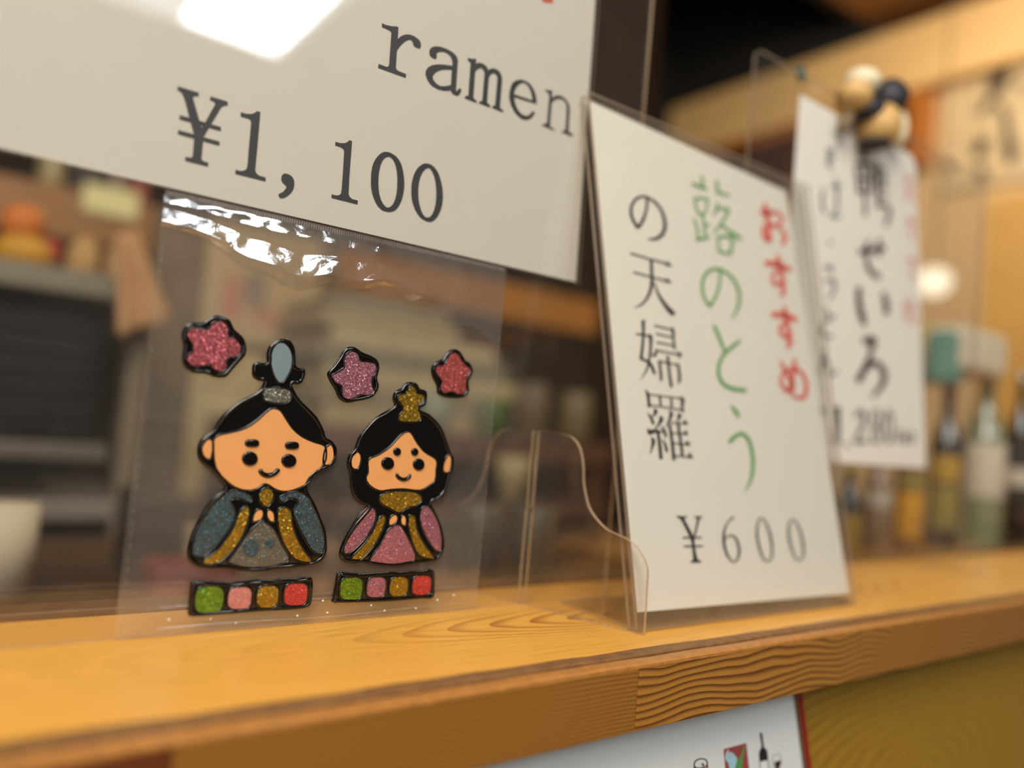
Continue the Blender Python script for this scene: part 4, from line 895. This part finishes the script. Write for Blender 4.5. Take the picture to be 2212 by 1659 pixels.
onshelf('box', 200, 70, 0.09, plain('dark_box', srgb(60, 50, 42), 0.6), 'dark box on the wall shelf beside the cream vase', 'box')
onshelf('box', 246, 30, 0.08, plain('pale_box', srgb(170, 150, 128), 0.6), 'pale greyish box on the wall shelf', 'box')
onshelf('packet', 300, 30, 0.06, plain('red_packet', srgb(150, 66, 52), 0.5), 'red packet at the right of the pale box', 'packet')

# refrigerator / steel rack at the left
steel = plain('brushed_steel', srgb(120, 112, 102), 0.4, metal=0.3, var=0.06)
YR = 1.15
zr = lambda px, py: float(on_y(px, py, YR)[2])
xr = lambda px, py: float(on_y(px, py, YR)[0])
rack = thing('steel_cabinet', (0.0, YR+0.2, ZF), 'dark steel kitchen cabinet with grey shelf rails at the left', 'cabinet')
bev_box('top_shelf', -0.7, xr(275, 620), YR-0.03, YR+0.45, zr(100, 632), zr(100, 578), plain('grey_steel_top', srgb(132, 124, 104), 0.4), rack, b=0.004)
darkm = plain('dark_interior', srgb(20, 16, 12), 0.7, spec=0.2)
bev_box('rear_panel', -0.7, xr(240, 800), YR+0.30, YR+0.32, ZF+0.02, zr(100, 632), darkm, rack, b=0.002)
bev_box('oven_front', -0.7, xr(230, 800), YR+0.02, YR+0.28, zr(100, 950), zr(100, 655), plain('black_glass_door', srgb(17, 13, 10), 0.4, spec=0.3), rack, b=0.006)
bev_box('rail', -0.7, xr(232, 960), YR-0.01, YR+0.03, zr(100, 992), zr(100, 955), steel, rack, b=0.003)
bev_box('rail', -0.7, xr(272, 1100), YR-0.02, YR+0.30, zr(100, 1120), zr(100, 1078), plain('light_steel', srgb(150, 140, 130), 0.35, metal=0.2), rack, b=0.003)
bev_box('lower_front', -0.7, xr(250, 1200), YR+0.06, YR+0.28, ZF+0.02, zr(100, 1124), plain('dark_drawer', srgb(24, 20, 16), 0.6, spec=0.3), rack, b=0.005)
for k in range(5): bev_box('vent_slat', -0.6, xr(205, 800), YR+0.010, YR+0.020, zr(100, 700+44*k+12), zr(100, 700+44*k), plain('slat_grey', srgb(30, 25, 20), 0.5, spec=0.3), rack, b=0.001)
bev_box('post', xr(246, 1000), xr(290, 1000), YR-0.02, YR+0.03, ZF, zr(100, 640), plain('taupe_post', srgb(128, 112, 90), 0.5), rack, b=0.004)
yt = plain('yellow_plush', srgb(214, 156, 40), 0.6, var=0.2); rd = plain('red_plush', srgb(176, 40, 20), 0.6)
ztop = zr(100, 578)
def onrack(name, px, py0, wpx, mat, label, cat, prof=None, y=YR+0.05):
    c = on_y(px, 600, y); top = float(on_y(px, py0, y)[2]); k = wpx/F*np.linalg.norm(c-O3); hh = top-ztop
    P = prof or [(.34,0),(.5,.12),(.5,.55),(.38,.8),(.18,.97),(.02,1)]
    return tag(own_origin(lathe(name, (c[0], y+k/2, ztop), [(k*a, hh*b_) for a, b_ in P], mat, n=24)), label, cat)
lk = thing('lucky_figure', (xr(60, 560), YR+0.06, ztop), 'orange and yellow round figure with red sash standing at the far left', 'figurine')
def fpart(name, px, py, r, mat, sz=1.0, sx=1.0):
    c = on_y(px, py, YR+0.05); k = r/F*np.linalg.norm(c-O3)
    o = lathe(name, (c[0], YR+0.06, c[2]), [(k*sx*math.sin(a), -k*sz*math.cos(a)) for a in np.linspace(0.001, math.pi-0.001, 12)], mat, lk, n=20); return o
fpart('body', 50, 545, 46, yt, 0.8, 1.1); fpart('head', 50, 480, 36, plain('orange_plush', srgb(214, 120, 36), 0.6)); fpart('arm', 108, 545, 20, rd, 1.3); fpart('ear', 84, 462, 12, yt); fpart('ear', 18, 462, 12, rd)
onrack('pouch', 180, 505, 60, plain('beige_pouch', srgb(190, 150, 92), 0.7), 'beige cloth pouch on the steel cabinet', 'pouch')
onrack('jar', 250, 530, 40, plain('tan_jar', srgb(170, 130, 84), 0.5), 'tan jar between the pouch and the hanging cloth', 'jar', [(.45,0),(.5,.1),(.5,.8),(.35,.85),(.35,1)])
# hanging cloth (tapered, folded)
yc = YR-0.06
pc = Plane((0, yc, 0), (1, 0, 0), (0, 0, 1))
hc = [pc.hit(*p) for p in ((250,728),(375,690),(300,500),(250,505))]
v, f = [], []; nx_, nz_ = 16, 14
for j in range(nz_+1):
    for i in range(nx_+1):
        a, b_ = i/nx_, j/nz_
        q = (1-b_)*((1-a)*np.array(hc[0])+a*np.array(hc[1]))+b_*((1-a)*np.array(hc[3])+a*np.array(hc[2]))
        v.append(pc.at(q[0], q[1], 0.010*math.sin(a*11)*(1-b_*0.6)))
for j in range(nz_):
    for i in range(nx_): q = j*(nx_+1)+i; f.append((q, q+1, q+nx_+2, q+nx_+1))
cl = mesh_obj('hanging_cloth', v, f, plain('pinkish_cloth', srgb(206, 160, 112), 0.8, var=0.15, scale=18), smooth=True)
so = cl.modifiers.new('s', 'SOLIDIFY'); so.thickness = 0.004
tag(own_origin(cl), 'pinkish beige cloth hanging from the steel cabinet corner', 'cloth')
# white roll lower left
cR = on_y(12, 1200, 0.75)
rl = thing('paper_roll', (float(cR[0]), 0.80, float(on_y(30, 1345, 0.75)[2])), 'white kitchen paper roll behind the ledge at lower left', 'paper roll')
rr = 52/F*0.92*0.75/0.8; zlo = -0.0845; zhi = float(on_y(30, 1105, 0.75)[2])
lathe('roll', (cR[0], 0.80, zlo), [(rr*.25,0),(rr,0),(rr,zhi-zlo),(rr*.25,zhi-zlo)], plain('paper_white', srgb(214, 200, 174), 0.8), rl, n=40)
lathe('core', (cR[0], 0.80, zlo+0.001), [(rr*.22,0),(rr*.22,zhi-zlo-0.003)], plain('cardboard', srgb(120, 98, 74), 0.8), rl, n=24)

# lower work surface in the kitchen
wt = on_y(600, 1300, 0.62)[2]
bench = thing('work_bench', (0.9, 0.9, ZF), 'brown kitchen work bench right behind the ledge', 'bench')
bev_box('bench_top', -0.6, 2.2, 0.67, 1.09, -0.125, -0.085, plain('bench_brown', srgb(84, 56, 28), 0.5, var=0.2, scale=10), bench, b=0.003)
bev_box('bench_front', -0.6, 2.2, 0.69, 0.72, ZF, -0.125, plain('bench_dark', srgb(34, 26, 18), 0.7, spec=0.2), bench, b=0.003)
bev_box('bench_rear', -0.6, 2.2, 1.00, 1.04, ZF, -0.125, plain('bench_dark', srgb(34, 26, 18), 0.7, spec=0.2), bench, b=0.003)
ZB = -0.085
def pot(name, px, pytop, pybot, wpx, mat, label, cat, y=0.72, prof=None, group=None, zb=None):
    c = on_y(px, (pytop+pybot)/2, y); k = wpx/F*float(R3[:, 2] @ (c-O3)); z0 = float(on_y(px, pybot, y)[2]) if zb is None else zb
    z1 = float(on_y(px, pytop, y)[2]); hh = z1-z0
    P = prof or [(.40,0),(.5,.1),(.5,.85),(.46,.9),(.46,1)]
    return tag(own_origin(lathe(name, (c[0], y+k/2, z0), [(k*a, hh*b_) for a, b_ in P], mat, n=28)), label, cat, group)
pot('steel_pot', 1065, 1100, 1215, 110, plain('grey_pot', srgb(122, 112, 98), 0.35, metal=0.3), 'grey metal pot left of its twin on the bench', 'pot', zb=ZB)
pot('steel_pot', 1185, 1105, 1215, 100, plain('grey_pot2', srgb(112, 102, 88), 0.35, metal=0.3), 'grey metal pot right of its twin, near the partition foot', 'pot', zb=ZB)
YT = 1.10
kbox('wooden_crate', 1082, 1092, 1190, 1200, 0.93, 0.11, plain('crate_brown', srgb(70, 50, 34), 0.6), 'dark wooden crate behind the two grey pots', 'crate', rest=-0.0845)
zcr = float(on_y(1136, 1092, 0.93)[2])+0.0005
pot('ladle_bowl', 1130, 990, 1085, 84, plain('olive_bowl', srgb(166, 148, 104), 0.4), 'pale olive bowl on the dark crate behind the pots', 'bowl', y=0.945, zb=zcr, prof=[(.2,0),(.22,.1),(.42,.4),(.5,1)])
# rear shelf carrying the stacked dishes
sr_ = lambda px, py: float(on_y(px, py, YT)[2])
zs = sr_(900, 935)
rs_ = thing('dish_rack', (0.75, YT+0.15, ZF), 'dark wooden dish rack in the middle of the kitchen', 'rack')
xA, xB = float(on_y(560, 900, YT)[0]), float(on_y(1330, 900, YT)[0])
bm_ = plain('reddish_brown', srgb(96, 60, 42), 0.5, var=0.15)
bev_box('shelf_board', xA, xB, YT, YT+0.34, zs-0.04, zs, bm_, rs_, b=0.003)
bev_box('shelf_board', xA, xB, YT, YT+0.34, sr_(1000, 1090)-0.02, sr_(1000, 1090), bm_, rs_, b=0.003)
bev_box('back_panel', xA, xB, YT+0.34, YT+0.36, ZF, sr_(900, 700), plain('dark_back', srgb(70, 58, 44), 0.6), rs_, b=0.003)
for xx in (xA, xB-0.03): bev_box('upright', xx, xx+0.03, YT+0.02, YT+0.34, ZF, zs-0.04, bm_, rs_, b=0.003)
# stacks of boxed dishes
pal = [srgb(176,158,118), srgb(150,138,104), srgb(188,170,128), srgb(134,126,98), srgb(196,178,140)]
levels = [(700,1030,905,860),(690,1060,856,815),(705,1125,812,772),(690,1105,768,730),(720,1080,726,690),(700,1000,686,650),(720,980,646,615)]
z = zs; 
for i, (a, b_, y1, y0) in enumerate(levels):
    yy = YT+0.04; xa, xb = float(on_y(a, (y0+y1)/2, yy)[0]), float(on_y(b_, (y0+y1)/2, yy)[0]); hh = float(on_y(880, y0, yy)[2]-on_y(880, y1, yy)[2])
    o = bev_box('stacked_tray', xa, xb, yy, yy+0.24, z, z+hh, plain('tray_%d' % (i % 5), pal[i % 5], 0.5), b=0.006)
    z += hh+0.0005
    tag(own_origin(o), ['lowest', 'second lowest', 'third from the bottom', 'middle', 'third from the top', 'second highest', 'topmost'][i]+' cream or olive tray of the stack behind the blossoms', 'tray', 'stacked trays in the dish rack')
pot('green_cup', 1082, 862, 935, 66, plain('leaf_green', srgb(70, 96, 30), 0.5), 'green cup beside the stacked trays', 'cup', y=YT+0.0, zb=zs)
pot('teal_bowl', 960, 850, 905, 90, plain('grey_teal', srgb(128, 140, 116), 0.4), 'greyish teal bowl in front of the trays', 'bowl', y=YT-0.06+0.06, zb=zs, prof=[(.25,0),(.4,.3),(.5,1)])
pot('brown_jar', 1170, 830, 935, 80, plain('dull_brown', srgb(104, 86, 62), 0.5), 'dull brown jar right of the green cup', 'jar', y=YT, zb=zs)
pot('tan_jar', 1265, 850, 935, 70, plain('dull_tan', srgb(120, 104, 70), 0.5), 'dull olive tan jar at the right end of the dish rack', 'jar', y=YT, zb=zs)
# poster on the kitchen side wall and panels
yps = 1.35
ps2 = Plane((0, yps, 0), (1, 0, 0), (0, 0, 1))
wb = thing('partition_board', (0.30, yps+0.01, ZF), 'brown kitchen divider board behind the emperor doll', 'board')
pa, pb2 = on_y(292, 900, yps), on_y(700, 900, yps)
bev_box('board', float(pa[0]), float(pb2[0]), yps+0.003, yps+0.03, ZF, float(on_y(500, 478, yps)[2]), plain('divider_brown', srgb(112, 90, 58), 0.6, var=0.12, scale=6), wb, b=0.003)
po = thing('poster', (0.4, yps, 0.3), 'beige poster with faint red and grey figures behind the bag', 'poster')
def quad_on(pl, px0, py0, px1, py1):
    a = pl.hit((px0), (py0+py1)/2)[0]; b_ = pl.hit(px1, (py0+py1)/2)[0]; z0 = pl.hit((px0+px1)/2, py1)[1]; z1 = pl.hit((px0+px1)/2, py0)[1]
    return [(a, z0), (b_, z0), (b_, z1), (a, z1)]
g = Geo(); g.slab(ps2, quad_on(ps2, 440, 492, 690, 745), 0.0, 0.002); g.obj('sheet', plain('beige_poster', srgb(190, 162, 116), 0.6), po)
g = Geo(); g.flat(ps2, [quad_on(ps2, 480, 600, 520, 690)], 0.0025, 0); g.flat(ps2, [quad_on(ps2, 545, 670, 600, 700)], 0.0025, 0); g.flat(ps2, [quad_on(ps2, 525, 590, 575, 665)], 0.0025, 1)
g.obj('printed_figures', None, po, mats=[plain('poster_red', srgb(190, 122, 90), 0.6), plain('poster_grey', srgb(142, 124, 104), 0.6)])
nt = thing('notice', (0.3, yps, 0.2), 'cream notice paper behind the emperor doll', 'notice')
g = Geo(); g.slab(ps2, quad_on(ps2, 402, 760, 560, 1072), 0.0, 0.002); g.obj('sheet', plain('cream_notice', srgb(206, 184, 132), 0.6), nt)
g = Geo(); g.flat(ps2, [quad_on(ps2, 420, 790, 540, 800)], 0.0025); g.flat(ps2, [quad_on(ps2, 420, 830, 540, 838)], 0.0025); g.obj('printed_lines', plain('faint_brown', srgb(150, 122, 84), 0.6), nt)
# small things low behind the bag
kbox('red_tray', 335, 1225, 520, 1262, 0.70, 0.06, plain('maroon', srgb(140, 52, 44), 0.4), 'dull red tray low behind the emperor doll', 'tray', rest=-0.0845)
kbox('folded_towel', 400, 1170, 640, 1225, 0.80, 0.12, plain('towel_beige', srgb(186, 164, 130), 0.9), 'pale folded towel behind the red tray', 'towel', b=0.010, rest=-0.0845)
kbox('wood_block', 640, 1190, 760, 1275, 0.70, 0.10, plain('block_brown', srgb(150, 108, 76), 0.6), 'pinkish brown wooden block between the two dolls', 'block', rest=-0.0845)
kbox('dark_canister', 300, 1080, 400, 1250, 0.80, 0.12, plain('dark_can', srgb(62, 52, 44), 0.4), 'dark square canister left of the emperor doll', 'canister', rest=-0.0845)
kbox('dark_bin', 840, 1120, 985, 1270, 0.85, 0.12, plain('dim_bin', srgb(96, 82, 64), 0.5), 'dim grey brown bin behind the empress doll', 'bin', rest=-0.0845)

# right part: dark pillar, side wall beams, window, calligraphy
kbox('trim_1', 1262, -260, 1432, 330, 1.05, 0.12, plain('dark_pillar', srgb(46, 29, 17), 0.9, spec=0.05, var=0.15, scale=5), b=0.004)['kind'] = 'structure'
pil = [o for o in COL.objects if o.name.startswith('trim_1')][0]
XW = 2.50
def wall_y(px, py): 
    p = on_x(px, py, XW-0.02); return p
def wbox(name, ya, yb, z0, z1, dep, mat, parent=None, b=0.004): return bev_box(name, XW-dep, XW-0.001, ya, yb, z0, z1, mat, parent, b=b)
bt1 = wall_y(2000, 60); bt0 = wall_y(2000, 150)
tan2 = plain('pale_beam', srgb(222, 180, 118), 0.6, var=0.06, scale=4)
o = wbox('trim_2', 0.2, 2.39, 1.28, 1.50, 0.07, tan2); own_origin(o); o['kind'] = 'structure'
cz0 = on_x(1990, 150, XW); cz1 = on_x(1990, 330, XW); 
print('beam', bt0, bt1, 'post', cz0, cz1)
# window opening with orange frame
wy0, wy1 = float(on_x(1992, 240, XW-0.03)[1]), float(on_x(1560, 300, XW-0.03)[1])
win = thing('window_1', (XW-0.03, (wy0+wy1)/2, 0.55), None, None); win['kind'] = 'structure'
fz1 = 1.278; fz0 = float(on_x(1990, 360, XW-0.03)[2])
orange = plain('orange_frame', srgb(176, 104, 36), 0.4)
bev_box('window_frame', XW-0.05, XW-0.002, wy0-0.03, wy0+0.03, fz0, fz1, orange, win, b=0.002)
bev_box('window_frame', XW-0.05, XW-0.002, wy0+0.031, wy1, fz1-0.03, fz1, orange, win, b=0.002)
bev_box('window_pane', XW-0.015, XW-0.002, wy0+0.031, wy1, fz1-0.19, fz1-0.031, plain('dark_opening', srgb(70, 40, 20), 0.3), win, b=0.001)
bev_box('window_frame', XW-0.05, XW-0.002, wy0+0.031, wy1, fz1-0.23, fz1-0.191, plain('brown_sill', srgb(88, 52, 28), 0.4), win, b=0.002)
# dark attic opening above the beam
# calligraphy sheet
pw = Plane((XW-0.012, 0, 0), (0, -1, 0), (0, 0, 1))
def wq(px0, py0, px1, py1):
    a, b_, c_, d_ = pw.hit(px0, py0), pw.hit(px1, py0), pw.hit(px0, py1), pw.hit(px1, py1)
    xa, xb = (a[0]+c_[0])/2, (b_[0]+d_[0])/2
    return xa, xb, c_[1], a[1]
xa, xb, z0, z1 = wq(2040, 145, 2212, 415)
cal = thing('calligraphy_sheet', (XW-0.012, -xa, z0), 'grey beige calligraphy sheet with black brush strokes at the upper right', 'poster')
g = Geo(); g.slab(pw, [(xa, z0), (xb+0.25, z0), (xb+0.25, z1+0.02), (xa, z1+0.02)], 0.0, 0.003); g.obj('sheet', plain('calligraphy_paper', srgb(206, 178, 134), 0.6, var=0.14, scale=9), cal)
C16 = Crop(1980,100,2212,440); g = Geo()
run(g, pw, C16,  [[(960,180,60),(930,290,100),(820,470,110),(800,520,60)],[(820,540,40),(700,680,60),(660,740,40)],[(860,600,30),(930,700,60),(960,900,60),(990,1080,90),(1000,1240,70)],[(720,960,80),(690,1060,90),(620,1170,70)],[(1090,380,90),(1130,430,90)],[(700,1260,70),(690,1400,80)],[(310,1230,60),(370,1330,60)]], 0.004, 1.5)
g.obj('brush_strokes', plain('brush_black', srgb(34, 26, 20), 0.6), cal)
# ochre panel lower right
xa, xb, z0, z1 = wq(2128, 430, 2300, 740)
o = wbox('trim_3', -xb, -xa, z0-0.5, z1, 0.02, plain('ochre_panel', srgb(200, 152, 78), 0.5, var=0.12, scale=6)); own_origin(o); o['kind'] = 'structure'
# round paper lamp
lp = on_y(2018, 608, 0.95)
lamp = thing('paper_lamp', (float(lp[0]), float(lp[1]), float(lp[2])), 'small glowing white lamp above the bottles', 'lamp')
lathe('lamp_globe', tuple(lp), [(0.040*math.sin(a), -0.036*math.cos(a)) for a in np.linspace(0.001, math.pi-0.001, 14)], emit('lamp_glow', (1.0, 0.86, 0.62), 1.6), lamp, n=24)
lathe('cord', (lp[0], lp[1], lp[2]+0.036), [(0.002, 0), (0.002, 1.559-float(lp[2])-0.036)], darkm, lamp, n=8)

# ---------------------------------------------------------------- bottles
BY = 0.50
gl_dark = plain('dark_glass', srgb(44, 34, 22), 0.08, spec=0.8, coat=0.5); gl_amb = plain('amber_glass', srgb(120, 72, 24), 0.08, spec=0.8, coat=0.5)
gl_clr = plain('greenish_glass', srgb(128, 132, 100), 0.08, spec=0.8, coat=0.4); gl_br = plain('brown_pale_glass', srgb(150, 116, 80), 0.1, coat=0.4)
SH = thing('bottle_shelf', (1.2, 0.55, ZF), 'low wooden shelf with bottles behind the right end of the ledge', 'shelf')
ZS = -0.022
bev_box('shelf_board', 0.56, 2.2, 0.425, 0.66, ZS-0.02, ZS, beam_m, SH, b=0.002)
bev_box('shelf_side', 0.56, 0.58, 0.43, 0.64, ZF, ZS-0.02, beam_m, SH, b=0.002)
def bottle(px, wpx, top_py, gm, cap_m, label_bits, label, y=BY, shape=None):
    c = on_y(px, 1100, y); dz = float(R3[:, 2] @ (c-O3)); r = wpx/F*dz/2*0.94
    z1 = float(on_y(px, top_py, y)[2]); hh = z1-ZS
    t = thing('bottle', (float(c[0]), y, ZS), label, 'bottle', 'bottles on the shelf behind the ledge')
    P = shape or [(r*.9,0),(r,.01),(r,hh*.62),(r*.8,hh*.70),(r*.36,hh*.80),(r*.32,hh*.92),(r*.38,hh*.925),(r*.38,hh*.94)]
    lathe('glass_body', (c[0], y, ZS), P, gm, t, n=32)
    rn = P[-1][0]*1.1
    lathe('cap', (c[0], y, ZS+hh*.9405), [(rn,0),(rn*1.05,hh*.03),(rn*.9,hh*.06)], cap_m, t, n=20)
    for lab, a, b_, mt in label_bits:
        rr_ = max(p[0] for p in P if True) if a < .6 else r*.40
        lathe('paper_label', (c[0], y, ZS), [(rr_*1.01, hh*a), (rr_*1.02, hh*a+0.0005), (rr_*1.02, hh*b_)], mt, t, n=28, a0=math.radians(150), a1=math.radians(345))
    return t
LY = plain('lime_label', srgb(170, 160, 50), 0.5); LG = plain('gold_label', srgb(196, 156, 56), 0.5); LA = plain('amber_label', srgb(222, 160, 34), 0.5); LW = plain('white_label', srgb(206, 196, 176), 0.6)
LO = plain('olive_label', srgb(158, 138, 60), 0.5); LR = plain('maroon_cap', srgb(120, 62, 54), 0.5); LT = plain('teal_cloth', srgb(116, 160, 144), 0.8)
bottle(1832, 58, 1010, gl_dark, LY, [('', .10, .50, LG)], 'short dark bottle with yellow label and lime cap next to the green-lettered sheet')
bottle(1893, 56, 960, gl_br, LW, [('', .45, .60, LW)], 'pale brown bottle with a cream cap')
bottle(1962, 62, 900, gl_amb, LG, [('', .12, .46, LA), ('', .48, .60, LO)], 'amber bottle with bright yellow label')
bottle(2036, 66, 830, gl_dark, LR, [('', .14, .40, LO), ('', .42, .58, LG)], 'dark bottle with olive and gold labels and maroon cap')
b5 = bottle(2118, 92, 800, gl_clr, LW, [('', .30, .60, LW)], 'large greenish glass bottle with a white cloth cover')
bottle(2196, 60, 800, gl_dark, plain('silver_cap', srgb(190, 196, 186), 0.3, metal=0.5), [('', .35, .45, LW)], 'dark bottle with a silvery cap at the right edge')
bottle(2262, 70, 860, gl_br, LW, [('', .2, .5, LG)], 'brown bottle just outside the right edge', y=BY+0.01)
c = on_y(2130, 760, BY)
kbox('cloth_cover', 2088, 712, 2182, 812, BY-0.030, 0.06, plain('white_cloth', srgb(226, 212, 184), 0.9), 'white cloth cover over the neck of the large bottle', None, b=0.012, parent=b5)
kbox('teal_tag', 2050, 715, 2086, 830, BY-0.02, 0.03, LT, 'teal cloth strip at the side of the cover', None, b=0.006, parent=b5)
kbox('yellow_packet', 1996, 700, 2032, 830, BY+0.06, 0.02, plain('yellow_pack', srgb(206, 180, 80), 0.6), 'narrow yellow packet hanging beside the teal strip', 'packet', b=0.004)
pot('stacked_plates', 2195, 1195, 1262, 110, plain('pale_plates', srgb(196, 160, 110), 0.4), 'pale stacked plates at the right behind the ledge', 'plates', y=0.44, zb=ZS+0.0005, prof=[(.3,0),(.5,.25),(.46,.3),(.5,.55),(.46,.6),(.5,.9),(.4,1)])

# ================================================================ LAMPS that belong to the place
lc = thing('ceiling_light', (0.55, -1.9, 1.50), 'square white ceiling light panel behind the viewer', 'lamp')
bev_box('housing', -0.02, 1.02, -2.47, -1.43, 1.52, 1.56, plain('lamp_white', srgb(230, 230, 230), 0.5), lc, b=0.004)
v, f = box_geo(0.0, 1.01, -2.46, -1.45, 1.502, 1.519); mesh_obj('diffuser', v, f, emit('diffuser_glow', (0.86, 0.95, 1.0), 2.6), lc)
v, f = box_geo(0.62, 0.97, -2.41, -1.55, 1.495, 1.501); mesh_obj('light_source', v, f, emit('led_glow', (0.88, 0.96, 1.0), 24.0), lc)
